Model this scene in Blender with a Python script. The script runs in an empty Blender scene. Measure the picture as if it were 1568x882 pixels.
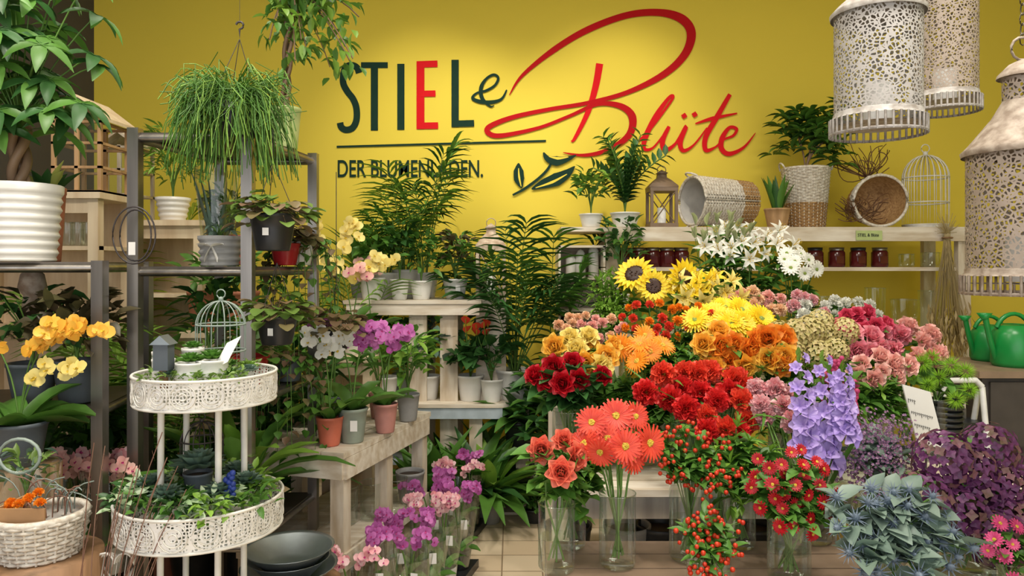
import bpy, math, random
import numpy as np
random.seed(5); rng=np.random.RandomState(7)
U=rng.uniform
def nrm(v):
    v=np.asarray(v,float); l=np.linalg.norm(v); return v/l if l>1e-9 else np.array([0,0,1.])
# survey helpers: bearing (from the camera station) + distance -> metres
def X(u,d): return (u-784)*d/1120.0
def Z(v,d): return 1.5-(v-408)*d/1120.0
# ---------------------------------------------------------------- materials
MATS={}
def nodes(name):
    m=bpy.data.materials.new(name); m.use_nodes=True; nt=m.node_tree
    return m,nt,nt.nodes['Principled BSDF'],nt.nodes['Material Output']
def mixrgb(nt,f,a,b):
    n=nt.nodes.new('ShaderNodeMix'); n.data_type='RGBA'
    if hasattr(f,'links'): nt.links.new(f,n.inputs[0])
    else: n.inputs[0].default_value=f
    for i,c in ((6,a),(7,b)):
        if hasattr(c,'links'): nt.links.new(c,n.inputs[i])
        else: n.inputs[i].default_value=(*c,1)
    return n.outputs[2]
def noise(nt,scale,stretch=(1,1,1),detail=3):
    tc=nt.nodes.new('ShaderNodeTexCoord'); mp=nt.nodes.new('ShaderNodeMapping'); mp.inputs['Scale'].default_value=stretch
    n=nt.nodes.new('ShaderNodeTexNoise'); n.inputs['Scale'].default_value=scale; n.inputs['Detail'].default_value=detail
    nt.links.new(tc.outputs['Object'],mp.inputs[0]); nt.links.new(mp.outputs[0],n.inputs['Vector']); return n.outputs[0]
def organic(name,c1,c2=None,rough=.45,tr=.22):
    m,nt,p,o=nodes(name)
    if c2 is None: c2=tuple(min(1,c*1.5+.01) for c in c1); c1=tuple(c*.55 for c in c1)
    g=nt.nodes.new('ShaderNodeNewGeometry')
    a=mixrgb(nt,g.outputs['Random Per Island'],c1,c2)
    nn=noise(nt,25); a2=mixrgb(nt,nn,a,tuple((x+y)/2 for x,y in zip(c1,c2)))
    nt.links.new(a2,p.inputs['Base Color']); p.inputs['Roughness'].default_value=rough
    t=nt.nodes.new('ShaderNodeBsdfTranslucent'); nt.links.new(a2,t.inputs[0])
    mx=nt.nodes.new('ShaderNodeMixShader'); mx.inputs[0].default_value=tr
    nt.links.new(p.outputs[0],mx.inputs[1]); nt.links.new(t.outputs[0],mx.inputs[2]); nt.links.new(mx.outputs[0],o.inputs[0])
    MATS[name]=m
def solid(name,c,rough=.5,metal=0,c2=None,sc=12,stretch=(1,1,1),bump=0,spec=.5):
    m,nt,p,o=nodes(name)
    if c2 is None: c2=tuple(x*.8 for x in c)
    n=noise(nt,sc,stretch,5)
    r=nt.nodes.new('ShaderNodeValToRGB'); r.color_ramp.elements[0].position=.35; r.color_ramp.elements[1].position=.65
    nt.links.new(n,r.inputs[0])
    nt.links.new(mixrgb(nt,r.outputs[0],c2,c),p.inputs['Base Color'])
    p.inputs['Roughness'].default_value=rough; p.inputs['Metallic'].default_value=metal; p.inputs['Specular IOR Level'].default_value=spec
    if bump:
        b=nt.nodes.new('ShaderNodeBump'); b.inputs['Strength'].default_value=bump; b.inputs['Distance'].default_value=.01
        nt.links.new(n,b.inputs['Height']); nt.links.new(b.outputs[0],p.inputs['Normal'])
    MATS[name]=m
def glass(name,tint,lo=.05,hi=.55):
    m,nt,p,o=nodes(name)
    t=nt.nodes.new('ShaderNodeBsdfTransparent'); t.inputs[0].default_value=(*tint,1)
    g=nt.nodes.new('ShaderNodeBsdfGlossy'); g.inputs['Roughness'].default_value=.06; g.inputs[0].default_value=(.9,.95,.93,1)
    f=nt.nodes.new('ShaderNodeLayerWeight'); f.inputs[0].default_value=.35
    a=nt.nodes.new('ShaderNodeMapRange'); a.inputs[3].default_value=lo; a.inputs[4].default_value=hi; nt.links.new(f.outputs['Facing'],a.inputs[0])
    mx=nt.nodes.new('ShaderNodeMixShader'); nt.links.new(a.outputs[0],mx.inputs[0])
    nt.links.new(t.outputs[0],mx.inputs[1]); nt.links.new(g.outputs[0],mx.inputs[2]); nt.links.new(mx.outputs[0],o.inputs[0]); MATS[name]=m
def filigree(name,c,c2,scale,thr,rnd=1.0):
    m,nt,p,o=nodes(name)
    tc=nt.nodes.new('ShaderNodeTexCoord'); v=nt.nodes.new('ShaderNodeTexVoronoi'); v.feature='DISTANCE_TO_EDGE'; v.inputs['Scale'].default_value=scale
    v.inputs['Randomness'].default_value=rnd
    nt.links.new(tc.outputs['Object'],v.inputs['Vector'])
    g=nt.nodes.new('ShaderNodeMath'); g.operation='LESS_THAN'; g.inputs[1].default_value=thr; nt.links.new(v.outputs['Distance'],g.inputs[0])
    nt.links.new(mixrgb(nt,noise(nt,30),c2,c),p.inputs['Base Color'])
    nt.links.new(g.outputs[0],p.inputs['Alpha']); p.inputs['Roughness'].default_value=.6; MATS[name]=m
organic('leaf_mid',(.085,.22,.028)); organic('leaf_dark',(.032,.115,.022)); organic('leaf_light',(.20,.37,.045)); organic('leaf_lime',(.36,.48,.05))
organic('leaf_blue',(.12,.20,.15)); organic('leaf_olive',(.16,.17,.05),(.26,.13,.10)); organic('leaf_bronze',(.06,.03,.025),(.12,.12,.04))
organic('leaf_yel',(.25,.38,.05),(.75,.70,.2)); organic('stem',(.14,.28,.05)); organic('leaf_white',(.2,.4,.12),(.7,.8,.6))
organic('leaf_kale',(.12,.20,.16),(.28,.37,.31)); organic('soil',(.05,.03,.02)); organic('twig',(.17,.08,.035)); organic('bark',(.30,.19,.11))
organic('straw',(.45,.33,.13),(.62,.50,.25)); organic('moss',(.14,.24,.04)); organic('reed',(.26,.11,.08),(.45,.28,.2)); organic('bud',(.45,.5,.25))
P=organic
P('p_red',(.60,.010,.018),(.90,.05,.04)); P('p_dred',(.36,.004,.012),(.64,.008,.02)); P('p_redor',(.75,.04,.025),(.95,.13,.06)); P('p_gerb',(.58,.025,.018),(.96,.12,.06))
P('p_coral',(.85,.12,.07),(.96,.30,.19)); P('p_white',(.82,.82,.72),(.97,.97,.92)); P('p_yel',(.88,.56,.01),(.98,.80,.04))
P('p_lyel',(.90,.70,.14),(.98,.86,.34)); P('p_yor',(.95,.40,.02),(.98,.70,.12)); P('p_or',(.92,.22,.01),(.98,.42,.03)); P('p_oror',(.90,.17,.015),(.98,.48,.05))
P('p_peach',(.92,.50,.30),(.97,.8,.55)); P('p_pink',(.84,.18,.28),(.96,.48,.52)); P('p_lpink',(.90,.38,.36),(.97,.70,.60)); P('p_hot',(.68,.03,.10),(.90,.15,.25))
P('p_pinkwh',(.85,.2,.25),(.97,.85,.85)); P('p_mag',(.40,.04,.30),(.72,.24,.60)); P('p_glad',(.32,.20,.65),(.68,.52,.90))
P('p_hyd',(.045,.012,.055),(.24,.06,.20)); P('p_hydg',(.14,.12,.05),(.28,.08,.16)); P('p_lim',(.15,.07,.17),(.36,.2,.38)); P('p_sed',(.42,.42,.12),(.70,.52,.28)); P('p_trick',(.20,.44,.02),(.40,.66,.05))
P('p_dpink',(.50,.03,.13),(.8,.1,.3)); P('p_ery',(.10,.14,.20),(.26,.33,.42)); P('berry',(.52,.015,.01),(.80,.08,.02),rough=.25)
P('c_yel',(.8,.5,.05)); P('c_dark',(.05,.02,.01)); P('c_green',(.3,.4,.08)); P('c_mag',(.45,.02,.18)); P('c_blue',(.02,.05,.3))
solid('whitewash',(.78,.70,.58),.7,0,(.54,.43,.30),7,(3,3,.6),.2); solid('whitewash2',(.82,.75,.64),.7,0,(.60,.50,.37),6,(.7,5,4),.2)
solid('bluewash',(.45,.53,.58),.7); solid('creamwood',(.80,.66,.46),.6,0,(.66,.50,.32),5,(4,4,.5)); solid('wood',(.36,.20,.10),.6,0,(.20,.11,.05),6,(4,4,.5)); solid('honeywood',(.58,.36,.18),.6,0,(.38,.22,.10),6,(4,4,.5))
solid('steel',(.42,.39,.35),.32,.9,(.28,.26,.24),4,(5,5,.3)); solid('steeldark',(.14,.12,.10),.4,.7); solid('zinc',(.38,.43,.45),.35,.85)
solid('white_pot',(.84,.83,.79),.3,0,(.78,.77,.73)); solid('white_pl',(.8,.8,.78),.4); solid('black_pot',(.022,.024,.027),.35); solid('grey_pot',(.33,.33,.32),.6); solid('slate_pot',(.10,.12,.14),.5)
solid('sage_pot',(.30,.35,.29),.4); solid('rose_pot',(.60,.27,.23),.45); solid('coral_pot',(.66,.17,.10),.45); solid('terra',(.50,.18,.10),.7); solid('red_pot',(.40,.02,.025),.2); solid('lime_pot',(.55,.66,.28),.4)
solid('wicker_w',(.80,.76,.68),.7,0,(.52,.45,.36),60); solid('wicker_n',(.50,.31,.13),.7,0,(.30,.16,.06),60); solid('liner',(.62,.60,.56),.8); solid('card',(.88,.87,.84),.6,0,(.86,.85,.82)); solid('ink',(.03,.03,.03),.8,spec=.1)
solid('cardboard',(.46,.26,.12),.8); solid('wire_w',(.82,.80,.74),.5); solid('wire_d',(.06,.05,.05),.5); solid('wire_sage',(.30,.37,.33),.5); solid('lantern_br',(.22,.15,.10),.6); solid('lantern_w',(.66,.55,.43),.7,0,(.42,.30,.21),30)
solid('jam',(.10,.012,.012),.15); solid('canG',(.01,.26,.05),.3); solid('dark_cab',(.06,.05,.045),.6); solid('cabtop',(.26,.18,.12),.5); solid('ink_green',(.018,.045,.032),.9,0,(.015,.04,.03),spec=.05); solid('ink_red',(.66,.012,.018),.8,0,(.62,.012,.016),spec=.1); solid('ink_dred',(.42,.008,.012),.8,spec=.1,c2=(.50,.01,.014),sc=1.2)
solid('lantern_m',(.44,.42,.40),.6,.1,(.26,.23,.20),40,(1,1,1),.2); solid('lantern_m2',(.38,.32,.26),.6,.1,(.20,.15,.11),40,(1,1,1),.2)
glass('glass',(.95,.98,.96),.05,.6); glass('cello',(.95,.95,.95),.08,.5); glass('water',(.86,.93,.88),.02,.2)
filigree('fili',(.50,.48,.46),(.34,.32,.30),85,.15); filigree('fili_b',(.42,.35,.29),(.24,.19,.15),85,.16); filigree('lace',(.88,.86,.82),(.84,.82,.78),110,.20,.4)
def M(n): return MATS[n]
# ---------------------------------------------------------------- builder
class B:
    def __init__(s): s.V=[];s.n=0;s.Q=[];s.QM=[];s.SM=[];s.mats=[];s.R=None;s.t=None
    def mi(s,m):
        if m not in s.mats: s.mats.append(m)
        return s.mats.index(m)
    def local(s,x,y,z,ang=0):
        c,k=math.cos(ang),math.sin(ang); s.R=np.array([[c,-k,0],[k,c,0],[0,0,1]]); s.t=np.array([x,y,z],float)
    def add(s,V,Q,m,smooth=True):
        V=np.asarray(V,float)
        if s.R is not None: V=V@s.R.T+s.t
        Q=np.asarray(Q,int); s.V.append(V); s.Q.append(Q+s.n); s.n+=len(V)
        if isinstance(m,str): s.QM.append(np.full(len(Q),s.mi(m)))
        else: s.QM.append(m)
        s.SM.append(np.full(len(Q),smooth))
    def freeze(s):
        s.tV=np.concatenate(s.V); s.tQ=np.concatenate(s.Q); s.tM=np.concatenate(s.QM); return s
    def inst(s,T,pos,R,sc,mp):
        V=(T.tV*sc)@R.T+pos
        lut=np.array([s.mi(mp[k]) if isinstance(mp,dict) else s.mi(mp) for k in T.mats])
        s.add(V,T.tQ,lut[T.tM])
    def build(s,name,origin=None,parent=None):
        V=np.concatenate(s.V); Q=np.concatenate(s.Q); QM=np.concatenate(s.QM); SM=np.concatenate(s.SM)
        if origin is None:
            mn=V.min(0); mx=V.max(0); origin=((mn[0]+mx[0])/2,(mn[1]+mx[1])/2,mn[2])
        if name.startswith('potted'): V[:,1]=np.minimum(V[:,1],5.58); V[:,0]=np.maximum(V[:,0],-3.18)
        V=V-np.array(origin)
        tri=Q[:,2]==Q[:,3]; cnt=np.where(tri,3,4); mask=np.ones(Q.shape,bool); mask[tri,3]=False
        loops=Q[mask]; st=np.concatenate([[0],np.cumsum(cnt)[:-1]])
        me=bpy.data.meshes.new(name); me.vertices.add(len(V)); me.vertices.foreach_set('co',V.ravel())
        me.loops.add(len(loops)); me.loops.foreach_set('vertex_index',loops.astype(np.int32))
        me.polygons.add(len(Q)); me.polygons.foreach_set('loop_start',st.astype(np.int32)); me.polygons.foreach_set('loop_total',cnt.astype(np.int32))
        for m in s.mats: me.materials.append(M(m))
        me.polygons.foreach_set('material_index',QM.astype(np.int32)); me.polygons.foreach_set('use_smooth',SM)
        me.update(calc_edges=True)
        ob=bpy.data.objects.new(name,me); ob.location=origin; bpy.context.collection.objects.link(ob)
        if parent: ob.parent=parent
        return ob
def gridq(r,c,wrap=False):
    q=[]; cc=c if wrap else c-1
    for i in range(r-1):
        for j in range(cc): q.append((i*c+j,i*c+(j+1)%c,(i+1)*c+(j+1)%c,(i+1)*c+j))
    return np.array(q)
GQ={}
def gq(r,c,w=False):
    if (r,c,w) not in GQ: GQ[(r,c,w)]=gridq(r,c,w)
    return GQ[(r,c,w)]
def box(b,x0,x1,y0,y1,z0,z1,m):
    V=[(x,y,z) for z in(z0,z1) for y in(y0,y1) for x in(x0,x1)]
    b.add(V,[(0,2,3,1),(4,5,7,6),(0,1,5,4),(2,6,7,3),(0,4,6,2),(1,3,7,5)],m,False)
def lathe(b,x,y,z,prof,m,n=24,axis=None):
    a=np.linspace(0,2*math.pi,n,endpoint=False); prof=np.array(prof,float)
    V=np.zeros((len(prof),n,3)); V[:,:,0]=prof[:,0:1]*np.cos(a); V[:,:,1]=prof[:,0:1]*np.sin(a); V[:,:,2]=prof[:,1:2]
    V=V.reshape(-1,3)
    if axis is not None: V=V@axis.T
    b.add(V+np.array([x,y,z]),gq(len(prof),n,True),m)
def frame(d,up=(0,0,1),roll=0):
    x=nrm(d); y=np.cross(up,x)
    if np.linalg.norm(y)<1e-3: y=np.cross((0,1,0),x)
    y=nrm(y); z=np.cross(x,y)
    if roll: c,s=math.cos(roll),math.sin(roll); y,z=y*c+z*s,z*c-y*s
    return np.stack([x,y,z],1)
def zframe(d,roll=0):
    z=nrm(d); x=np.cross((0,1,0.1),z)
    if np.linalg.norm(x)<1e-3:x=np.array([1.,0,0])
    x=nrm(x); y=np.cross(z,x); c,s=math.cos(roll),math.sin(roll)
    return np.stack([x*c+y*s,y*c-x*s,z],1)
def tube(b,pts,r,m,n=5):
    pts=np.asarray(pts,float); k=len(pts); rr=np.full(k,r) if np.isscalar(r) else np.asarray(r)
    T=np.gradient(pts,axis=0); T/=np.linalg.norm(T,axis=1)[:,None]+1e-12
    ref=np.array([0,0,1.]) if abs(T[:,2]).mean()<.8 else np.array([0,1.,0])
    A=np.cross(T,ref); A/=np.linalg.norm(A,axis=1)[:,None]+1e-9; C=np.cross(T,A)
    a=np.linspace(0,2*math.pi,n,endpoint=False)
    V=pts[:,None,:]+rr[:,None,None]*(A[:,None,:]*np.cos(a)[None,:,None]+C[:,None,:]*np.sin(a)[None,:,None])
    b.add(V.reshape(-1,3),gq(k,n,True),m)
def bez(p0,p1,p2,n=8):
    t=np.linspace(0,1,n)[:,None]; p0,p1,p2=map(np.asarray,(p0,p1,p2)); return (1-t)**2*p0+2*t*(1-t)*p1+t*t*p2
def ring(b,x,y,z,r,t,m,n=32,k=4):
    a=np.linspace(0,2*math.pi,n+1); tube(b,np.stack([x+r*np.cos(a),y+r*np.sin(a),z+0*a],1),t,m,k)
# blades (leaf/petal templates): +X along, normal +Z
PF={'leaf':lambda t:np.sin(math.pi*np.clip(t,0.02,.985)**.8)**.9,'petal':lambda t:np.clip(.22+1.0*np.sin(math.pi*(t**1.5)*.93+.0),0,1)*(1-.35*t**6),
 'strap':lambda t:np.where(t<.7,.75+.35*np.sin(t*2.2),(1.1)*np.sqrt(np.clip(1-((t-.7)/.31)**2,0,1))),'ray':lambda t:.35+.65*np.sin(math.pi*np.clip(t*.82+.05,0,1)),
 'round':lambda t:np.sqrt(np.clip(1-(2*t*.97-.97)**2,0,1)),'needle':lambda t:1-t*.95}
TP={}
def blade(prof,bend=.4,cup=.15,n=5):
    key=(prof,round(bend,2),cup,n)
    if key in TP: return TP[key]
    t=np.linspace(0,1,n+1); w=PF[prof](t)*.5
    ang=-bend*t; dx=np.cos(ang)/n; dz=np.sin(ang)/n
    x=np.concatenate([[0],np.cumsum(dx[:-1])]); z=np.concatenate([[0],np.cumsum(dz[:-1])])
    V=[];C=[]
    for i in range(n+1):
        for s in(-1,0,1): V.append((x[i],s*w[i],z[i])); C.append((0,0,cup*w[i]*2 if s else 0))
    T=(np.array(V),np.array(C),gq(n+1,3)); TP[key]=T; return T
def leaf(b,pos,d,L,W,m,prof='leaf',bend=.5,cup=.15,roll=0,up=(0,0,1),n=4):
    V,C,Q=blade(prof,bend,cup*1.6,n)
    b.add((V*np.array([L,W,L])+C*W)@frame(d,up,roll).T+np.asarray(pos),Q,m)
def mk_sphere():
    T=B(); a=np.linspace(-math.pi/2,math.pi/2,6); lathe(T,0,0,0,[(max(1e-4,math.cos(t)),math.sin(t)) for t in a],'p',8); return T.freeze()
SPH=mk_sphere(); I3=np.eye(3)
def ball(b,p,r,m): b.inst(SPH,np.asarray(p),I3,r,m)
def az(a,el): return np.array([math.cos(a)*math.cos(el),math.sin(a)*math.cos(el),math.sin(el)])
# ---- flower templates, unit radius, facing +Z
def f_rose():
    T=B()
    for k,(n,r,el,L,W,bd) in enumerate([(3,.10,1.5,.86,.5,-.6),(4,.19,1.44,.9,.7,-.4),(5,.29,1.34,.9,.85,-.1),(6,.37,1.12,.88,1.0,.5),(7,.40,.78,.82,1.05,.9)]):
        for i in range(n):
            a=2*math.pi*i/n+k*.7; d=az(a,el); leaf(T,(r*math.cos(a),r*math.sin(a),-.4),d,L,W,'p','petal',bd,.3,0,n=4)
    for i in range(5): leaf(T,(0,0,-.4),az(i*1.256,.0),.7,.22,'g','leaf',.8)
    lathe(T,0,0,-.45,[(.001,0),(.35,.1),(.42,.3)],'p',10)
    return T.freeze()
def f_daisy(n,w,rings=2,cen=.28,prof='ray',cz=.12,el=.15):
    T=B()
    for k in range(rings):
        for i in range(n):
            a=2*math.pi*(i+.5*k)/n+U(-.05,.05); leaf(T,(cen*.6*math.cos(a),cen*.6*math.sin(a),.02*k),az(a,el+.22*k),(1-cen*.6)*(1-.2*k)*U(.93,1.05),w,'p',prof,.35,.1,0,n=3)
    lathe(T,0,0,0,[(cen,-.03),(cen*.95,cz*.6),(cen*.6,cz),(cen*.25,cz*.8),(.001,cz*.7)],'c',12)
    for i in range(26):
        a=U(0,6.28); r=cen*.95*math.sqrt(U(0,1)); ball(T,(r*math.cos(a),r*math.sin(a),cz*(.95-.3*(r/cen))),.045,'c')
    return T.freeze()
def f_ball(n,L,W,prof='petal',lo=-.3,bend=.3,core=.4):
    T=B()
    for i in range(n):
        z=lo+(1-lo)*((i+.5)/n); a=i*2.399963; el=math.asin(max(-1,min(1,z))); d=az(a+U(-.2,.2),el+U(-.2,.2)); leaf(T,d*core*.7,d,L*U(.85,1.1),W,'p',prof,bend*U(-.5,1.3),.3,U(-1.5,1.5),n=3)
    return T.freeze()
def f_lily():
    T=B()
    for i in range(6): a=i*math.pi/3; leaf(T,(0,0,-.45),az(a,.95),1.25,.46 if i%2 else .36,'p','leaf',1.3,.2,0,n=6)
    for i in range(6):
        d=az(i*1.05+.4,1.2); tube(T,bez((0,0,-.3),d*.3,d*.65+np.array([0,0,-.05])),.018,'c',4); ball(T,d*.65,.05,'c')
    return T.freeze()
def f_phal():
    T=B()
    for i,(a,L,W,p) in enumerate([(math.pi/2,.95,.6,'leaf'),(math.pi*1.25,.9,.55,'leaf'),(math.pi*1.75,.9,.55,'leaf'),(0.1,1.0,1.15,'round'),(math.pi-.1,1.0,1.15,'round')]):
        leaf(T,(0,0,0),az(a,.12),L,W,'p',p,.3,.06,n=5)
    leaf(T,(0,0,.05),nrm((0,-.8,.6)),.45,.35,'c','petal',-.8,.4); ball(T,(0,0,.1),.1,'c')
    return T.freeze()
def f_hyd():
    T=B()
    for i in range(90):
        z=-.35+1.35*((i+.5)/90); a=i*2.399963; d=az(a,math.asin(min(1,z)))*U(.86,1.0)
        F=zframe(d+U(-.25,.25,3),U(0,3))
        for k in range(4): leaf(T,d,F@az(k*1.5708,.2),.18,.17,'p' if i%4 else 'q','round',.3,.1,up=F[:,2],n=2)
    return T.freeze()
def f_ery():
    T=B(); lathe(T,0,0,0,[(.2,0),(.26,.15),(.2,.4),(.08,.55),(.001,.58)],'c',8)
    for i in range(14): leaf(T,(0,0,0),az(i*.449,.15+.3*(i%2)),1,.17,'p','needle',.2,.3,n=3)
    for i in range(20): a=i*2.4; leaf(T,(0,0,.1+.02*i),az(a,.4),.38,.05,'c','needle',0,n=1)
    return T.freeze()
def f_floret():
    T=B()
    for k in range(5): leaf(T,(0,0,0),az(k*1.2566,.3),1,.8,'p','round',.3,.1,n=2)
    ball(T,(0,0,.1),.2,'c'); return T.freeze()
FL={'rose':f_rose(),'gerbera':f_daisy(24,.15,2,.2,'ray',.1,.08),'sun':f_daisy(18,.26,2,.5,'leaf'),'daisy':f_daisy(14,.26,2,.2),'spider':f_daisy(28,.14,3,.16),
 'carn':f_ball(70,.75,.55,'petal',-.2,.5),'pom':f_ball(70,.62,.3,'ray',-.3,.5),'trick':f_ball(190,.65,.05,'needle',-.8,.0,.5),'lily':f_lily(),'phal':f_phal(),'hyd':f_hyd(),'ery':f_ery(),'floret':f_floret(),'peony':f_ball(38,.75,.75,'petal',-.1,-.6)}
def flower(b,kind,p,d,R,pm,cm='c_yel'):
    b.inst(FL[kind],np.asarray(p),zframe(d,U(0,6.28) if kind!='phal' else U(-.3,.3)),R,{'p':pm,'c':cm,'g':'leaf_mid','q':'p_hydg' if pm=='p_hyd' else pm})
# ---------------------------------------------------------------- containers
def pot(b,x,y,z,r,h,m,taper=.74,ribs=0,n=24,soil=True):
    rb=r*taper; prof=[(.001,0),(rb*.96,0),(rb,.004)]
    k=ribs*4 if ribs else 3
    for i in range(1,k+1):
        t=i/k; rr=rb+(r-rb)*t+(.004*math.cos(i*math.pi/2) if ribs else 0); prof.append((rr,h*t*.9))
    prof+=[(r*1.03,h*.91),(r*1.04,h*.99),(r,h),(r*.93,h*.97),(r*.90,h*.86)]
    lathe(b,x,y,z,prof,m,n)
    if soil: lathe(b,x,y,z,[(r*.9,h*.86),(.001,h*.88)],'soil',12)
def vase(b,x,y,z,r,h,water=.5,flare=1.0):
    lathe(b,x,y,z,[(.001,.004),(r*.9,.004),(r,.015),(r*flare,h)],'glass',28)
    ring(b,x,y,z+h,r*flare,.0022,'glass',28,4)
    if water: lathe(b,x,y,z,[(r*.99,h*water),(.001,h*water)],'water',20)
def basket(b,x,y,z,r,h,m1,m2,split=.5,taper=.8,axis=None,handles=True,rows=None):
    rows=rows or int(h/.011); A=axis if axis is not None else I3; o=np.array([x,y,z]); n=56
    for i in range(rows):
        t=(i+.5)/rows; R=r*(taper+(1-taper)*t); a=np.linspace(0,2*math.pi,n+1)
        rr=R+.0035*np.cos(a*14+i*math.pi); P3=np.stack([rr*np.cos(a),rr*np.sin(a),a*0+h*t],1)@A.T+o
        tube(b,P3,h/rows*.52,m1 if t>split else m2,4)
    for i in range(28):
        a=2*math.pi*i/28; P3=np.array([[r*taper*math.cos(a),r*taper*math.sin(a),0],[r*math.cos(a),r*math.sin(a),h]])@A.T+o; tube(b,P3,.004,m1 if split<.9 else m2,4)
    V=np.array([[ (r-.006)*math.cos(a),(r-.006)*math.sin(a),h] for a in np.linspace(0,2*math.pi,33)])@A.T+o; tube(b,V,.010,m1,6)
    lathe(b,x,y,z,[(.001,.01),(r*taper*.95,.01),(r*.95,h*.97)],'liner',24,A)
    if handles:
        for s in(-1,1):
            tube(b,np.array([[s*(r+.02*math.sin(t)),.05*math.cos(t)*1.0,h-.01+.05*math.sin(t)] for t in np.linspace(0,math.pi,9)])@A.T+o,.007,m1,5)
# ---------------------------------------------------------------- plants
def palm(b,x,y,z,h,n,m,spread=.55,lf=.28,w=.02,k=10,droop=.5,stem='stem',t0=.4,zdr=.45,m2=None):
    for i in range(n):
        a=2*math.pi*i/n+U(-.4,.4); el=U(1.25-spread*.6,1.5); L=h*U(.55,1.05)
        d=az(a,el); out=az(a,0)
        p0=np.array([x,y,z])+out*.015; p1=p0+d*L*.62; p2=p0+d*L*.88+out*L*droop*.42+np.array([0,0,-L*droop*.10])
        nn=int(k/(1-t0)); Pp=bez(p0,p1,p2,nn); tube(b,Pp,np.linspace(.005,.0015,len(Pp)),stem,4)
        T=np.gradient(Pp,axis=0)
        for j in range(int(nn*t0),nn):
            t=(j/(nn-1)-t0)/(1-t0); tn=nrm(T[j]); side=nrm(np.cross(tn,(0,0,1))+1e-6)
            l=lf*L*(.55+.75*math.sin(math.pi*(.15+.75*t)))*.75
            for s in(-1,1):
                leaf(b,Pp[j],side*s+tn*(.55+.9*t)+np.array([0,0,-zdr*U(.3,1.2)])+U(-.12,.12,3),l*U(.85,1.1),w*U(.8,1.1),m if (m2 is None or i%3) else m2,'leaf',.9,.25,0,n=4)
def rosette(b,x,y,z,n,L,W,m,el=(.7,1.5),bend=.6,prof='strap',r=.02,m2=None):
    for i in range(n):
        a=2.4*i+U(-.3,.3); d=az(a,U(*el)); leaf(b,np.array([x,y,z])+az(a,0)*r,d,L*U(.65,1.05),W*U(.8,1.1),m if (m2 is None or i%2) else m2,prof,bend*U(.4,1.3),.2,n=6)
def bush(b,x,y,z,rx,h,n,L,W,m,prof='leaf',stems=8,m2=None,ry=None,bend=.5,low=.0):
    ry=ry or rx; c=np.array([x,y,z])
    for i in range(stems):
        a=2.4*i; q=c+np.array([math.cos(a)*rx*.6,math.sin(a)*ry*.6,h*U(.5,.9)]); tube(b,bez(c,c+np.array([0,0,h*.4]),q,5),.003,'stem',4)
    for i in range(n):
        a=U(0,6.28); t=U(0,1)**.5; e=U(low-.5,1.57); rr=t*(.4+.6*math.cos(max(0,e)))
        p=c+np.array([math.cos(a)*rx*rr,math.sin(a)*ry*rr,h*(.5+.5*math.sin(e)*t)])
        d=nrm(np.array([math.cos(a),math.sin(a),U(-.4,1.0)])+U(-.5,.5,3)); leaf(b,p,d,L*U(.6,1.15),W*U(.7,1.1),m if (m2 is None or U()<.6) else m2,prof,bend,.15,U(-.6,.6),n=3)
def orchid(b,x,y,z,h,R,pm,cm='c_mag',n=7,lean=0.1,stems=1,Lf=.18,face=(0,-1,.15),lm='leaf_mid'):
    rosette(b,x,y,z,5,Lf,Lf*.34,lm,(.25,.9),.9,'strap',.01)
    for s in range(stems):
        ln=lean*(1 if s%2==0 else -1)*U(.8,1.2); dy=U(-.08,.02)
        p0=np.array([x,y,z]); p1=p0+np.array([ln*.2,0,h*1.05]); p2=p0+np.array([ln*1.6,dy,h*.82])
        Pp=bez(p0,p1,p2,14); tube(b,Pp,.003,'stem',4)
        for k in range(n):
            t=.5+.5*k/(n-1); i=min(13,int(t*13)); q=Pp[i]+np.array([U(-1,1)*R*.8,-R*.4+U(-.3,.3)*R,U(-.6,.6)*R])
            flower(b,'phal',q,np.array(face)+U(-.35,.35,3),R*U(.85,1.1),pm,cm)
def tag(b,x,y,z,w=.03,h=.045):
    a=U(-.3,.3); c,s=math.cos(a)*w/2,math.sin(a)*w/2
    b.add([(x-c,y-s,z-h),(x+c,y+s,z-h),(x+c,y+s,z),(x-c,y-s,z)],[(0,1,2,3)],'card',False)
def potted(name,u,d,zb,r,h,pm,fn,x=None,ribs=0,taper=.74,tg=False):
    b=B(); x=X(u,d) if x is None else x; pot(b,x,d,zb,r,h,pm,taper,ribs); fn(b,x,d,zb+h*.86)
    if tg: tag(b,x+r*.3,d-r*1.06,zb+h*.7)
    return b.build(name,(x,d,zb))
# ================================================================ ROOM
def simple(name,x0,x1,y0,y1,z0,z1,m):
    b=B(); box(b,x0,x1,y0,y1,z0,z1,m); return b.build(name)
def wallmat(name,c):
    m,nt,p,o=nodes(name); c2=tuple(x*.94 for x in c)
    nt.links.new(mixrgb(nt,noise(nt,1.3),c,c2),p.inputs['Base Color']); p.inputs['Roughness'].default_value=.75; p.inputs['Specular IOR Level'].default_value=.2
    bp=nt.nodes.new('ShaderNodeBump'); bp.inputs['Strength'].default_value=.05; nt.links.new(noise(nt,180),bp.inputs['Height']); nt.links.new(bp.outputs[0],p.inputs['Normal']); MATS[name]=m
wallmat('wall_yellow',(.80,.63,.075)); wallmat('wall_grey',(.09,.08,.075)); wallmat('ceil',(.8,.78,.72)); wallmat('wall_green',(.42,.42,.07))
m,nt,p,o=nodes('floor_tiles'); tc=nt.nodes.new('ShaderNodeTexCoord'); br=nt.nodes.new('ShaderNodeTexBrick'); br.offset=0
br.inputs['Scale'].default_value=1; br.inputs['Brick Width'].default_value=.2; br.inputs['Row Height'].default_value=.2; br.inputs['Mortar Size'].default_value=.004
br.inputs['Color1'].default_value=(.74,.58,.39,1); br.inputs['Color2'].default_value=(.84,.70,.50,1); br.inputs['Mortar'].default_value=(.26,.18,.11,1)
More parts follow.
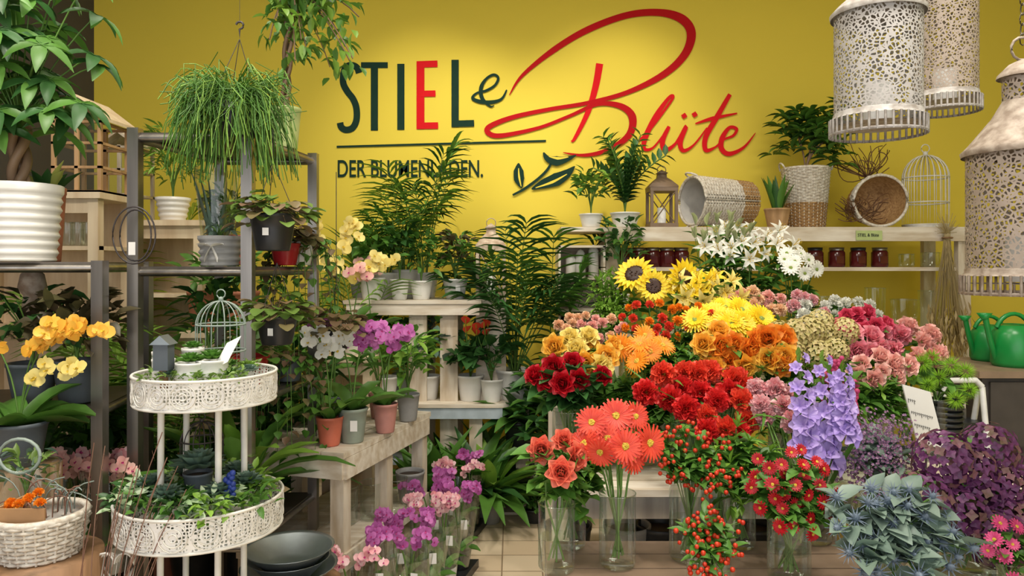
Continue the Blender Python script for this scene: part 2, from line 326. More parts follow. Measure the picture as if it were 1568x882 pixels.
nt.links.new(tc.outputs['Object'],br.inputs['Vector']); nt.links.new(mixrgb(nt,.2,br.outputs[0],(.70,.55,.37)),p.inputs['Base Color']); p.inputs['Roughness'].default_value=.35; MATS['floor_tiles']=m
simple('floor',-3.3,4.4,-2.5,5.7,-.1,0,'floor_tiles'); simple('wall_back',-3.3,4.4,5.6,5.7,0,3.9,'wall_yellow')
simple('wall_left',-3.3,-3.2,-2.5,5.6,0,3.9,'wall_grey'); simple('wall_right',4.3,4.4,-2.5,5.6,0,3.9,'wall_green'); simple('ceiling',-3.3,4.4,-2.5,5.7,3.9,4.0,'ceil')
simple('baseboard_back',-3.2,4.3,5.58,5.6,0,.08,'whitewash2')
# ---- wall lettering
LY=[5.596]
def ribbon(b,pts,w,m,closed=False,sm=True):
    LY[0]-=.0006; y=LY[0]
    pts=np.array(pts,float); w=np.full(len(pts),float(w)) if np.isscalar(w) else np.array(w,float)
    if sm:
        o=[];ow=[];n=len(pts)
        for i in range(n-1):
            p0,p1,p2,p3=pts[max(0,i-1)],pts[i],pts[i+1],pts[min(n-1,i+2)]
            for t in np.linspace(0,1,8,endpoint=False):
                o.append(.5*((2*p1)+(-p0+p2)*t+(2*p0-5*p1+4*p2-p3)*t*t+(-p0+3*p1-3*p2+p3)*t**3)); ow.append(w[i]*(1-t)+w[i+1]*t)
        o.append(pts[-1]); ow.append(w[-1]); pts=np.array(o); w=np.array(ow)
    T=np.gradient(pts,axis=0); T/=np.linalg.norm(T,axis=1)[:,None]+1e-9; N=np.stack([-T[:,1],T[:,0]],1)*w[:,None]/2
    V=[]
    for i,(p,n_) in enumerate(zip(pts,N)):
        for q in(p+n_,p-n_): V.append(((q[0]-784)*.005,y-.00001*i,1.5-(q[1]-408)*.005))
    b.add(V,gq(len(pts),2),m,False)
sg=bpy.data.objects.new('wall_lettering_sign',None); bpy.context.collection.objects.link(sg); sg.location=(0,5.59,2.5); bpy.context.view_layer.update()
b=B(); G='ink_green';RD='ink_red'
ribbon(b,[(550,112),(547,104),(539,100),(530,103),(526,114),(526,128),(532,140),(541,152),(546,166),(546,184),(540,196),(530,199),(523,195),(521,188)],10,G)
for p,w,mm in [([(553,100),(594,100)],9,G),([(573.5,100),(573.5,200)],11,G),([(614,98),(614,199)],11,G),([(644,94),(644,198)],12,RD),([(640,99),(670,98)],10,RD),([(640,144),(667,143.5)],9.5,RD),([(640,193),(671,192.5)],10,RD),([(697,92),(697,195)],11,G),([(693,190),(726,189)],10,G),([(516,225),(836,216)],3,G)]:
    ribbon(b,p,w,mm,sm=False)
ribbon(b,[(776,138),(768,152),(752,157),(735,156),(724,151),(730,143),(745,139),(758,131),(763,120),(756,115),(745,121),(737,134),(738,150),(750,163),(757,162)],[2,4,6,6,5,3,4,4,4,4,4,6,6,3,1],G)
ribbon(b,[(780,146),(800,116),(848,77),(900,46),(960,24),(1010,20),(1044,30),(1058,52),(1048,84),(1015,115),(960,142),(900,158),(840,168),(785,180),(750,194),(748,204),(768,208),(825,196),(872,178),(915,160),(950,163),(968,180),(962,208),(930,230),(895,238),(862,234)],[1,5,9,10,10,11,14,14,12,10,7,6,6,7,8,8,7,5,5,6,9,12,10,7,5,1],'ink_dred')
ribbon(b,[(918,98),(912,132),(900,172),(880,212),(874,216)],[11,10,8,5,1],RD)
ribbon(b,[(966,226),(990,204),(1015,172),(1030,150),(1024,150),(1004,178),(988,210),(986,228),(1000,226),(1020,200)],[2,4,4,4,5,8,8,6,3,2],RD)
ribbon(b,[(1024,194),(1014,216),(1018,230),(1034,220),(1050,194),(1041,218),(1046,231),(1062,222),(1082,196)],[5,8,7,4,6,8,6,3,2],RD)
ribbon(b,[(1117,145),(1098,178),(1080,210),(1080,230),(1094,226),(1108,214),(1122,208),(1127,198),(1116,196),(1105,212),(1104,228),(1116,236),(1138,226),(1156,204)],[6,8,8,7,3,3,4,5,5,8,8,7,4,1],RD)
ribbon(b,[(1064,190),(1090,182),(1128,174)],[2,6,2],RD)
ribbon(b,[(1044,180),(1050,176)],7,RD,sm=False); ribbon(b,[(1060,178),(1066,174)],7,RD,sm=False)
# rose emblem: stem, two leaves with a light vein, tulip-like blossom
ribbon(b,[(785,299),(802,290),(824,274),(838,260),(846,246)],[3,4,4,4,3],G)
ribbon(b,[(794,250),(794,262),(795,275),(799,288)],[1,15,16,2],G); ribbon(b,[(794,258),(795,272),(798,286)],[1,3,1],'wall_yellow')
ribbon(b,[(814,290),(832,282),(852,275),(868,266),(880,255)],[2,14,20,13,1],G); ribbon(b,[(820,288),(846,279),(868,267)],[1,4,1],'wall_yellow')
ribbon(b,[(832,234),(838,243),(852,247),(868,244),(882,238)],[2,9,15,8,1],G); ribbon(b,[(840,240),(854,243),(870,241)],[1,4,1],'wall_yellow')
o=b.build('letters',parent=sg); o.location=(o.location.x,o.location.y-5.59,o.location.z-2.5)
def text(name,s,x,y,z,size,sx,m,parent=None,rot=(math.pi/2,0,0)):
    c=bpy.data.curves.new(name,'FONT'); c.body=s; c.size=size; c.extrude=.001; c.offset=.002 if size>.1 else 0; c.materials.append(M(m)); ob=bpy.data.objects.new(name,c); ob.location=(x,y,z); ob.rotation_euler=rot; ob.scale=(sx,1,1); bpy.context.collection.objects.link(ob)
    if parent: ob.parent=parent; ob.location=(x-parent.location.x,y-parent.location.y,z-parent.location.z)
    return ob
tt=text('subtitle','DER BLUMENLADEN.',-1.34,5.592,2.185,.185,1,G,sg); bpy.context.view_layer.update(); tt.scale[0]=1.11/max(.1,tt.dimensions[0])
# ================================================================ FURNITURE
def quadshelf(b,C,z,t,m):
    C=np.array(C); V=[(x,y,zz) for zz in(z-t,z) for x,y in C]; b.add(V,[(0,3,2,1),(4,5,6,7),(0,1,5,4),(1,2,6,5),(2,3,7,6),(3,0,4,7)],m,False)
def rack(name,C,ztop,shelves,up=.0):
    b=B()
    for x,y in C: box(b,x-.02,x+.02,y-.02,y+.02,0,ztop,'steel')
    for z in shelves:
        quadshelf(b,C,z,.012,'steeldark')
        for i in range(4):
            (x0,y0),(x1,y1)=C[i],C[(i+1)%4]; tube(b,[(x0,y0,z-.02),(x1,y1,z-.02)],.016,'steel',4)
    return b.build(name)
rack('steel_shelf_rack',[(-1.365,2.65),(-.956,2.65),(-.88,3.24),(-1.29,3.24)],2.0,[1.985,1.5,1.02,.5])
rack('steel_shelf_rack',[(-2.3,2.32),(-1.42,2.52),(-1.50,3.0),(-2.38,2.8)],1.52,[1.515,1.015,.4])
def planktop(b,x0,x1,y0,y1,z,n,m,t=.022,along='x'):
    for i in range(n):
        if along=='x': h=(y1-y0)/n; box(b,x0,x1,y0+i*h+.003,y0+(i+1)*h-.003,z-t,z,m)
        else: h=(x1-x0)/n; box(b,x0+i*h+.003,x0+(i+1)*h-.003,y0,y1,z-t,z,m)
# left bench
b=B(); b.local(-.68,2.95,0,-.29)
for x0 in(-.5,-.06):
    for y0 in(0,.39,.79): box(b,x0,x0+.06,y0,y0+.06,0,.728,'whitewash')
planktop(b,-.52,.015,-.02,.42,.752,5,'whitewash2',.024,'y'); planktop(b,-.52,.015,.43,.87,.75,5,'whitewash2',.024,'y')
box(b,-.5,0,-.012,0,.64,.726,'whitewash2'); box(b,0,.014,0,.85,.64,.726,'whitewash2'); planktop(b,-.49,-.01,.0,.85,.34,4,'whitewash2',.02,'y')
box(b,-.5,0,-.012,0,.27,.34,'whitewash2'); box(b,0,.012,0,.85,.27,.34,'whitewash2')
b.build('whitewashed_bench')
# back centre rack
b=B(); xs=[X(535,4.6),X(690,4.6)]
for x0 in(xs[0],X(628,4.6),X(675,4.6)):
    for y0 in(4.55,5.05): box(b,x0,x0+.11,y0,y0+.04,0,1.265,'whitewash')
planktop(b,xs[0]-.02,X(738,4.6),4.5,5.15,1.29,5,'whitewash2'); box(b,xs[0],X(735,4.6),4.51,4.53,1.2,1.266,'whitewash2')
planktop(b,xs[0]-.02,X(805,4.6),4.45,5.15,.66,5,'whitewash2'); box(b,xs[0],X(770,4.6),4.46,4.48,.57,.637,'bluewash'); planktop(b,xs[0],X(690,4.6),4.5,5.1,.3,4,'bluewash')
for x0 in(X(720,4.6),X(790,4.6)): box(b,x0,x0+.08,4.5,4.54,0,.637,'whitewash')
b.build('whitewashed_plant_shelf')
# right back shelf
b=B(); xl,xr=X(935,5.0),X(1478,5.0)
planktop(b,X(858,5.0),xr,4.9,5.4,1.765,4,'whitewash2',.03); box(b,xl,xr,4.9,4.925,1.67,1.735,'whitewash2')
planktop(b,xl,xr,4.95,5.4,1.495,3,'whitewash2',.025); planktop(b,xl,xr,4.95,5.4,1.05,3,'whitewash2',.025)
for x0 in(xl-.04,xr-.09):
    for y0 in(4.93,5.34): box(b,x0,x0+.085,y0,y0+.05,0,1.735,'whitewash')
b.build('whitewashed_display_shelf')
def crate(name,x0,x1,y0,y1,z0,z1,m='whitewash2',back=True):
    b=B(); t=.015; n=3; h=(z1-z0)/n
    for i in range(n):
        za,zb=z0+i*h+.004,z0+(i+1)*h-.004
        box(b,x0,x0+t,y0,y1,za,zb,m); box(b,x1-t,x1,y0,y1,za,zb,m)
    box(b,x0,x1,y0,y1,z0,z0+t,m); box(b,x0,x1,y0,y1,z1-t,z1,m); box(b,x0+t,x1-t,y1-t,y1,z0,z1,m)
    box(b,x0+t,x1-t,y0+.02,y1,(z0+z1)/2-.008,(z0+z1)/2+.008,m)
    return b.build(name)
crate('wooden_crate',X(853,5),X(934,5)-.05,4.85,5.2,1.2,1.64); crate('wooden_crate',X(853,5),X(934,5)-.05,4.85,5.2,.6,1.19); crate('wooden_crate',X(853,5),X(934,5)-.05,4.85,5.2,.0,.59)
crate('wooden_crate',X(768,4.5),X(822,4.5),4.42,4.75,.0,.38)
# left cabinets
def cabinet(name,x0,x1,y0,y1,zt,shelves,m='creamwood'):
    b=B(); box(b,x0-.02,x1+.02,y0-.02,y1,zt-.03,zt,m)
    for x in(x0,x1-.05):
        for y in(y0,y1-.05): box(b,x,x+.05,y,y+.05,0,zt-.03,m)
    box(b,x0+.05,x1-.05,y0+.005,y0+.025,zt-.1,zt-.03,m)
    for s in shelves: box(b,x0+.0,x1-.0,y0+.01,y1,s-.02,s,m)
    box(b,x0,x1,y1-.012,y1-.002,0,zt-.03,m); b.build(name)
cabinet('cream_wood_shelf',-2.75,X(150,3.55),3.55,3.9,1.86,[1.6,1.2,.7])
cabinet('cream_wood_shelf',X(150,4.0),X(310,4.0),4.0,4.4,1.753,[1.35,.9,.5])
cabinet('cream_wood_shelf',X(290,3.75),X(400,3.75),3.7,3.98,1.17,[.6])
# flower tables
def table(name,x0,x1,y0,y1,zt,low=.25,m='whitewash2',leg='whitewash'):
    b=B(); planktop(b,x0,x1,y0,y1,zt,5,m,.025); box(b,x0,x1,y0+.0,y0+.012,zt-.10,zt-.026,'steel')
    n=4
    for i in range(n):
        x=x0+(x1-x0-.06)*i/(n-1)
        for y in(y0+.015,y1-.07): box(b,x,x+.06,y,y+.05,0,zt-.026,leg)
    planktop(b,x0+.02,x1-.02,y0+.07,y1-.08,low,3,m); b.build(name)
table('flower_display_table',X(838,2.2),1.75,1.85,2.4,.6,.2,'cabtop','steel'); table('flower_display_table',X(845,2.6),1.95,2.55,3.15,.72,.3); table('flower_display_table',X(850,3.25),2.0,3.22,3.9,.9,.4)
for u in(870,960,1010,1080,1150,1230): 
    potted('black_plastic_bucket',u,2.85,.3,.09,.2,'black_pot' if u%20 else 'grey_pot',lambda b,x,y,z:None)
# cabinet right
b=B(); box(b,2.12,3.0,3.3,3.8,0,1.0,'dark_cab'); box(b,2.09,3.03,3.27,3.8,1.0,1.03,'cabtop')
for k in range(3): box(b,2.15,2.97,3.285,3.3,.05+k*.32,.34+k*.32,'dark_cab')
b.build('dark_counter_cabinet')
# ================================================================ FLOWER DISPLAY
def heads(u0,u1,v0,v1,n):
    H=[];cu,cv,ru,rv=(u0+u1)/2,(v0+v1)/2,(u1-u0)/2,(v1-v0)/2
    for i in range(n):
        best=None;bd=-1
        for k in range(14):
            a=U(0,6.28); r=math.sqrt(U(0,1)); q=(cu+ru*r*math.cos(a)*.95,cv+rv*r*math.sin(a)*.95)
            dd=min([((q[0]-h[0])**2+(q[1]-h[1])**2) for h in H],default=1e9)
            if dd>bd: bd=dd;best=q
        H.append(best)
    return H
def arr(name,kind,u0,u1,v0,v1,d,n,R,zb,pm,cm='c_yel',lm='leaf_mid',vr=.06,vh=.25,nl=4,H=None,lL=.09,lW=.045,depth=.09,up=.35,vs=True,pm2=None,head=None,yv=None,fr=.28):
    b=B(); H=H or heads(u0,u1,v0,v1,n); xc=X((u0+u1)/2,d); rx=max(.03,X(u1,d)-X(u0,d))/2; zc=Z((v0+v1)/2,d); rz=max(.02,(v1-v0)*d/2240)
    yc=d+.05 if yv is None else yv
    if vs: vase(b,xc,yc,zb,vr,vh)
    for i,(u,v) in enumerate(H):
        x,z=X(u,d),Z(v,d); y=d+ (z-zc)/rz*depth*.7+U(-.03,.03)
        p=np.array([x,y,z]); f=nrm(np.array([(x-xc)/rx*.55,-.9,up+.35*(z-zc)/rz])+U(-fr,fr,3))
        mth=np.array([xc+(x-xc)/rx*vr*.7,yc+U(-.6,.6)*vr,zb+vh]); base=np.array([xc-(x-xc)/rx*vr*.5,yc+U(-.5,.5)*vr,zb+.03])
        back=p-f*R*.35; ctrl=(mth+back)/2+np.array([0,0,.04])-f*.03
        S=np.concatenate([[base],bez(mth,ctrl,back,8)]); tube(b,S,.0032 if R>.03 else .002,'stem',5)
        if head: head(b,p,f,R)
        else: flower(b,kind,p,f,R*U(.85,1.1),pm if (pm2 is None or i%2) else pm2,cm)
        for k in range(nl):
            q=S[random.randint(2,7)]; a=U(0,6.28); leaf(b,q,np.array([math.cos(a),math.sin(a)-.4,U(-.2,.8)]),lL*U(.7,1.2),lW,lm,'leaf',.6,.15,U(-.5,.5),n=4)
    return b.build(name,(xc,yc,zb))
T1,T2,T3=.6,.72,.9
arr('white_lily_bouquet','lily',1060,1240,342,400,3.75,18,.055,T3,'p_white','c_yel',vr=.09,vh=.3,nl=12,lL=.13,lW=.035,lm='leaf_mid')
def budhead(b,p,f,R):
    for i in range(3): leaf(b,p,f*.3+np.array([U(-.6,.6),U(-.5,.2),1]),.07,.022,'bud','leaf',.1,.6,n=4)
arr('lily_bud_bouquet',None,1050,1150,335,380,3.8,14,.03,T3,'bud',nl=10,lL=.13,lW=.03,head=budhead)
arr('white_daisy_bouquet','daisy',1192,1256,382,425,3.6,10,.042,T3,'p_white','c_green',nl=4)
arr('sunflower_bouquet','sun',970,1070,415,460,3.4,3,.1,T3,'p_yel','c_dark',H=[(1000,438),(1052,428),(974,420)],lL=.14,lW=.09,vr=.07,vh=.3)
arr('yellow_lily_bouquet','lily',1020,1145,418,468,3.4,18,.064,T3,'p_yel','c_yel',nl=6,lL=.13,lW=.035,pm2='p_lyel')
arr('cream_carnation_bouquet','carn',1110,1205,445,485,3.35,14,.032,T3,'p_peach',pm2='p_lpink',nl=3)
arr('white_carnation_bouquet','carn',1208,1262,450,485,3.4,9,.034,T3,'p_white',pm2='p_pinkwh',nl=3)
arr('white_chrysanthemum_bouquet','pom',1265,1342,457,490,3.4,14,.032,T3,'p_white',nl=5)
arr('yellow_chrysanthemum_bouquet','spider',1055,1178,470,502,3.1,10,.07,T2,'p_yel','c_green',nl=5,up=.9)
arr('orange_spray_rose_bouquet','peony',945,1100,460,520,3.1,28,.021,T2,'p_or',nl=10,lL=.06,lW=.035,pm2='p_redor')
arr('peach_spray_bouquet','peony',848,962,482,520,3.1,20,.024,T2,'p_peach',pm2='p_lpink',nl=8,lL=.06,lW=.04)
arr('sedum_bouquet','hyd',1190,1300,488,550,3.0,9,.065,T2,'p_sed',nl=4)
arr('crimson_rose_bouquet','rose',1288,1365,475,515,3.15,8,.04,T2,'p_hot',nl=7)
arr('pink_rose_bouquet','rose',1300,1352,505,545,3.02,5,.048,T2,'p_pink',nl=7)
arr('coral_peony_bouquet','peony',1352,1437,500,550,3.1,9,.045,T2,'p_pink',pm2='p_lpink',nl=7)
arr('light_pink_rose_bouquet','rose',1300,1402,546,584,2.85,8,.044,T2,'p_lpink',nl=8)
arr('green_dianthus_bouquet','trick',1398,1487,548,608,2.9,9,.045,T2,'p_trick',nl=2)
arr('yellow_rose_bouquet','rose',842,946,512,562,2.85,10,.050,T2,'p_yor',pm2='p_lyel',nl=8)
arr('orange_gerbera_bouquet','gerbera',948,1022,514,556,2.85,6,.058,T2,'p_or','c_yel',nl=1,fr=.45)
arr('orange_rose_bouquet','rose',1066,1168,500,568,2.82,10,.055,T2,'p_oror',pm2='p_yor',nl=8)
arr('orange_rose_bouquet','rose',1165,1220,505,562,2.8,5,.053,T2,'p_yor',pm2='p_oror',nl=7)
arr('red_rose_bouquet','rose',805,940,557,590,2.65,7,.045,T2,'p_dred',nl=18,lL=.1,lW=.06,lm='leaf_dark')
arr('red_carnation_bouquet','carn',972,1158,567,612,2.62,12,.050,T2,'p_red',pm2='p_redor',nl=5,lL=.14,lW=.012,vr=.08)
arr('red_carnation_bouquet','carn',1040,1158,600,658,2.5,8,.048,T1,'p_red',pm2='p_redor',nl=5,lL=.14,lW=.012,vr=.06,yv=2.48)
arr('pink_white_carnation_bouquet','carn',1152,1218,585,642,2.48,7,.04,T1,'p_pinkwh',nl=4,lL=.14,lW=.012,yv=2.33)
arr('coral_gerbera_bouquet','gerbera',874,1024,632,700,2.15,9,.056,T1,'p_gerb','c_yel',nl=0,vr=.055,vh=.22,fr=.55,up=.5)
arr('coral_rose_bouquet','rose',822,886,678,715,2.12,4,.042,T1,'p_coral',nl=16,lL=.085,lW=.055,vr=.055,vh=.2)
arr('dark_red_chrysanthemum_bouquet','daisy',1145,1292,690,808,2.05,30,.022,T1,'p_dred','c_yel',nl=11,lL=.06,lW=.035,vh=.17,vr=.06,fr=.5)
arr('purple_hydrangea_bouquet','hyd',1395,1600,690,815,2.1,10,.082,T1,'p_hyd',nl=1,lL=.14,lW=.09,vr=.09,vh=.2)
arr('blue_thistle_bouquet','ery',1265,1490,750,885,1.92,30,.036,T1,'p_ery','p_ery',nl=9,lL=.085,lW=.055,lm='leaf_kale',vr=.07,vh=.15,depth=.12,up=.6)
arr('magenta_aster_bouquet','daisy',1515,1600,805,890,1.9,12,.022,T1,'p_dpink','c_yel',nl=6,lL=.05,lW=.025,vh=.12,vr=.05)
def limhead(b,p,f,R):
    for i in range(75):
        q=p+rng.normal(0,1,3)*R*.55; flower(b,'floret',q,f+U(-.6,.6,3),.0055,'p_lim','p_lpink')
arr('purple_statice_bouquet',None,1288,1412,655,745,2.35,16,.07,T1,'p_lim',nl=4,vr=.07,head=limhead,lm='leaf_kale')
def berryhead(b,p,f,R):
    for i in range(6):
        q=p+rng.normal(0,1,3)*R; tube(b,[p-f*.03,q],.001,'stem',3); ball(b,q,.007*U(.8,1.1),'berry')
arr('red_hypericum_bouquet',None,1000,1122,655,750,2.2,20,.016,T1,'berry',nl=11,lL=.06,lW=.03,head=berryhead)
arr('red_hypericum_bouquet',None,1045,1140,795,885,1.98,18,.015,T1,'berry',nl=7,lL=.05,lW=.025,vh=.12,head=berryhead)
def ivyhead(b,p,f,R):
    for i in range(6): leaf(b,p,f+U(-.9,.9,3),.05,.018,'leaf_light','leaf',.3,n=2)
arr('green_filler_bouquet',None,905,975,418,490,3.5,46,.03,T3,'leaf_light',nl=10,lL=.05,lW=.025,lm='leaf_light',head=ivyhead)
arr('green_foliage_bouquet',None,1150,1270,545,700,2.75,26,.03,T2,'leaf_mid',nl=8,lL=.09,lW=.035,head=ivyhead)
arr('green_foliage_bouquet',None,860,1060,590,690,2.85,34,.03,T2,'leaf_mid',nl=12,lL=.09,lW=.05,lm='leaf_mid',head=ivyhead)
arr('green_foliage_bouquet',None,940,1130,520,580,3.0,34,.03,T2,'leaf_mid',nl=9,lL=.08,lW=.035,head=ivyhead)
arr('green_foliage_bouquet',None,1290,1400,580,650,2.75,24,.03,T2,'leaf_mid',nl=8,lL=.09,lW=.035,head=ivyhead)
arr('green_foliage_bouquet',None,835,915,690,790,2.3,16,.02,T1,'leaf_mid',nl=9,lL=.09,lW=.06,vr=.05,vh=.2,lm='leaf_mid',head=ivyhead)
arr('green_foliage_bouquet',None,1080,1200,660,780,2.3,18,.02,T1,'leaf_mid',nl=10,lL=.09,lW=.04,vr=.05,vh=.2,head=ivyhead)
def amar(b,p,f,R):
    for i in range(14): ball(b,p+np.array([U(-.01,.01),U(-.01,.01),-i*.011]),.010,'p_dpink')
arr('amaranth_bouquet',None,1262,1312,545,600,2.6,8,.02,T2,'p_dpink',nl=2,head=amar)
# gladioli
b=B(); xg=X(1255,2.35); vase(b,xg,2.4,T1,.06,.25)
for (ub,vb,ut,vt) in [(1232,690,1226,548),(1272,705,1262,552),(1290,660,1292,566)]:
    p0=np.array([X(ub,2.3),2.3+U(-.02,.02),Z(vb,2.3)]); p1=np.array([X(ut,2.3),2.32,Z(vt,2.3)])
    tube(b,[(xg,2.4,T1+.03),(xg,2.4,T1+.25),p0,p1],.004,'stem',5)
    for k in range(11):
        t=k/10; s=(-1)**k; R=.040*(1-.6*t); q=p0+(p1-p0)*t+np.array([s*.018,-.02,0]); f=nrm((s*.7+U(-.3,.3),-1,.35+U(-.2,.3)))
        F=zframe(f,U(0,1))
        for j in range(6): leaf(b,q-f*R*.5,F@az(j*1.047,.7),R*1.4,R*1.0,'p_glad','petal',1.0,.25,up=F[:,2],n=4)
    for k in range(5): leaf(b,p1+(p0-p1)*.06*k,(U(-.3,.3),-.2,1),.035,.016,'leaf_light','leaf',.1)
rosette(b,xg,2.4,T1+.1,8,.42,.03,'leaf_mid',(1.1,1.5),.2)
b.build('gladiolus_bouquet')
# price board on flowers, bucket stack, step stool
b=B(); b.local(X(1415,2.62),2.62,0,.15)
bx=.055; V=[(-bx-.03,.0,1.08),(bx-.03,0,1.05),(bx+.03,0,.84),(-bx+.03,0,.87)]; b.add(V+[(x,y+.006,z) for x,y,z in V],[(0,3,2,1),(4,5,6,7),(0,1,5,4),(1,2,6,5),(2,3,7,6),(3,0,4,7)],'card',False)
for k in range(3):
    zz=1.03-k*.045; xo=-.02+k*.013; w=[.03,.08,.06][k]
    for j in range(int(w/.008)+1): 
        xx=xo-.045+j*.008; zt_=zz-.0022*j; hh=.010+.006*((j*7+k)%3==0); b.add([(xx,-.002,zt_),(xx+.0018,-.002,zt_),(xx+.0036,-.002,zt_-hh),(xx+.0018,-.002,zt_-hh)],[(0,1,2,3)],'ink',False); b.add([(xx+.002,-.002,zt_-.003),(xx+.006,-.002,zt_-.004),(xx+.006,-.002,zt_-.006),(xx+.002,-.002,zt_-.005)],[(0,1,2,3)],'ink',False)
tube(b,[(.02,.01,.87),(.02,.02,.72)],.004,'wire_d'); b.build('self_service_sign')
b=B()
for k in range(7): lathe(b,X(1458,2.9),2.95,.72+k*.022,[(.001,0),(.05,0),(.062,.10),(.068,.10),(.068,.112),(.06,.112),(.048,.01)],'black_pot',20)
b.build('stacked_black_pots')
b=B(); b.local(X(1500,3.05),3.05,0,.1)
for s in(-1,1): tube(b,[(s*.11,.0,0),(s*.09,.1,.98)],.013,'white_pl',6); tube(b,[(s*.11,.35,0),(s*.09,.12,.96)],.013,'white_pl',6)
tube(b,[(-.09,.1,.98),(-.06,.1,1.01),(.06,.1,1.01),(.09,.1,.98)],.013,'white_pl',6)
for k in range(3): box(b,-.10,.10,.02+k*.03,.14+k*.03,.28+k*.26,.31+k*.26,'black_pot')
b.build('step_ladder')
# watering cans
def can(name,x,y,z,s,m):
    b=B(); lathe(b,x,y,z,[(.001,0),(.09*s,0),(.10*s,.02*s),(.10*s,.16*s),(.07*s,.2*s),(.045*s,.21*s),(.045*s,.19*s)],m,24)
    tube(b,bez((x-.09*s,y,z+.04*s),(x-.13*s,y-.02,z+.12*s),(x-.16*s,y-.03,z+.24*s)),.014*s,m,8); lathe(b,x-.165*s,y-.03,z+.235*s,[(.014*s,0),(.035*s,.03*s),(.001,.032*s)],m,12)
    tube(b,[(x+.1*s*math.cos(t),y,z+.12*s+.14*s*math.sin(t)) for t in np.linspace(-.6,2.6,16)],.011*s,m,6); b.build(name)
can('green_watering_can',X(1552,3.45),3.45,1.03,.95,'canG'); can('green_watering_can',X(1508,3.6)+.06,3.66,1.03,.85,'canG')
# ================================================================ BACK-RIGHT SHELF ITEMS
zs=1.765
def lantern(name,x,y,z,w,h,m,roof=.35):
    b=B(); hb=h*(1-roof)
    box(b,x-w/2,x+w/2,y-w/2,y+w/2,z,z+.03,m); box(b,x-w/2,x+w/2,y-w/2,y+w/2,z+hb-.025,z+hb,m)
    for sx in(-1,1):
        for sy in(-1,1): box(b,x+sx*(w/2-.012)-.01,x+sx*(w/2-.012)+.01,y+sy*(w/2-.012)-.01,y+sy*(w/2-.012)+.01,z,z+hb,m)
    for sy in(-1,1): tube(b,[(x-w/2+.02,y+sy*w/2*.9,z+.03),(x+w/2-.02,y+sy*w/2*.9,z+hb-.03)],.004,m,4); tube(b,[(x+w/2-.02,y+sy*w/2*.9,z+.03),(x-w/2+.02,y+sy*w/2*.9,z+hb-.03)],.004,m,4)
    r=w*.72; lathe(b,x,y,z+hb,[(r,0),(r*.98,.012),(r*.6,h*roof*.35),(r*.32,h*roof*.5),(r*.3,h*roof*.68),(r*.4,h*roof*.7),(.001,h*roof*.88)],m,4,np.array([[.7071,-.7071,0],[.7071,.7071,0],[0,0,1]]))
    tube(b,[(x+.03*math.cos(t),y,z+h-.02+.03*math.sin(t)) for t in np.linspace(0,6.28,14)],.003,m,4)
    lathe(b,x,y,z+.03,[(.03,0),(.03,hb*.4),(.001,hb*.4)],'card',14)
    b.build(name)
lantern('brown_metal_lantern',X(1013,5.05),5.05,zs,.19,.42,'lantern_br'); lantern('whitewashed_lantern',X(752,4.7),4.7,1.3,.19,.50,'lantern_w')
simple('lantern_plinth_box',X(730,4.7),X(775,4.7),4.6,4.8,.66,1.30,'whitewash2')
b=B()
def lying(ang):
    z=np.array([math.cos(ang),math.sin(ang),0]); x=np.array([0,0,1.]); y=np.cross(z,x); return np.stack([x,y,z],1)
A=lying(math.pi+.35); basket(b,X(1150,5.1),5.18,zs+.185,.17,.46,'wicker_w','wicker_n',.3,.85,A); b.build('white_wicker_basket')
b=B(); A=lying(-math.pi/2-.12); basket(b,X(1338,5.15),5.25,zs+.185,.18,.26,'wicker_w','wicker_n',.5,.75,A,False)
lathe(b,X(1338,5.15),5.25,zs+.185,[(.001,.02),(.12,.02),(.168,.25)],'wicker_n',24,A)
for i in range(60):
    p=np.array([X(1320,5.0)+U(-.1,.1),5.02,zs+.08+U(-.04,.06)]); q=p+np.array([U(-.12,.12),U(-.1,.12),U(0,.12)]); tube(b,bez(p,(p+q)/2+U(-.06,.06,3),q,6),.003,'twig',4)
for i in range(34):
    p=np.array([X(1330,5.1),5.12,zs+.36]); q=p+np.array([U(-.28,.22),U(-.1,.1),U(.05,.25)]); tube(b,bez(p,(p+q)/2+U(-.14,.14,3),q,8),.0032,'twig',4)
b.build('wicker_basket_with_twigs')
b=B(); x=X(1238,5.1); basket(b,x,5.15,zs,.16,.42,'wicker_w','wicker_n',.42,.78,None)
for k in range(6):
    tp=np.array([x+U(-.13,.13),5.15+U(-.08,.08),zs+.42+U(.12,.4)]); tube(b,bez((x,5.15,zs+.38),(x,5.15,zs+.5),tp,6),.006,'bark',5)
    for i in range(12): rosette(b,tp[0]+U(-.17,.17),tp[1]+U(-.08,.08),tp[2]+U(-.14,.12),5,.13,.045,'leaf_dark',(-.2,.7),.7,'leaf',.01,'leaf_mid')
b.build('wicker_basket_with_schefflera')
potted('potted_snake_plant',1190,5.0,zs,.085,.13,'honeywood',lambda b,x,y,z:rosette(b,x,y,z,12,.26,.05,'leaf_dark',(1.15,1.5),.1,'leaf',.03,'leaf_mid'))
def birdcage(name,x,y,z,r,h,m,n=18,t=.0025):
    b=B(); hb=h*.6
    for zz in(0,.02,hb*.5,hb): ring(b,x,y,z+zz+.003,r,t*1.3,m,28)
    lathe(b,x,y,z,[(.001,.002),(r,.002),(r,.02)],m,24)
    for i in range(n):
        a=2*math.pi*i/n; c,s=math.cos(a),math.sin(a)
        pts=[(x+r*c,y+r*s,z),(x+r*c,y+r*s,z+hb)]+[(x+r*c*math.cos(q),y+r*s*math.cos(q),z+hb+(h*.28)*math.sin(q)) for q in np.linspace(.2,1.5,6)]
        tube(b,pts,t,m,4)
    ball(b,(x,y,z+h*.9),h*.03,m); tube(b,[(x+h*.05*math.cos(q),y,z+h*.96+h*.05*math.sin(q)) for q in np.linspace(0,6.28,12)],t,m,4); b.build(name)
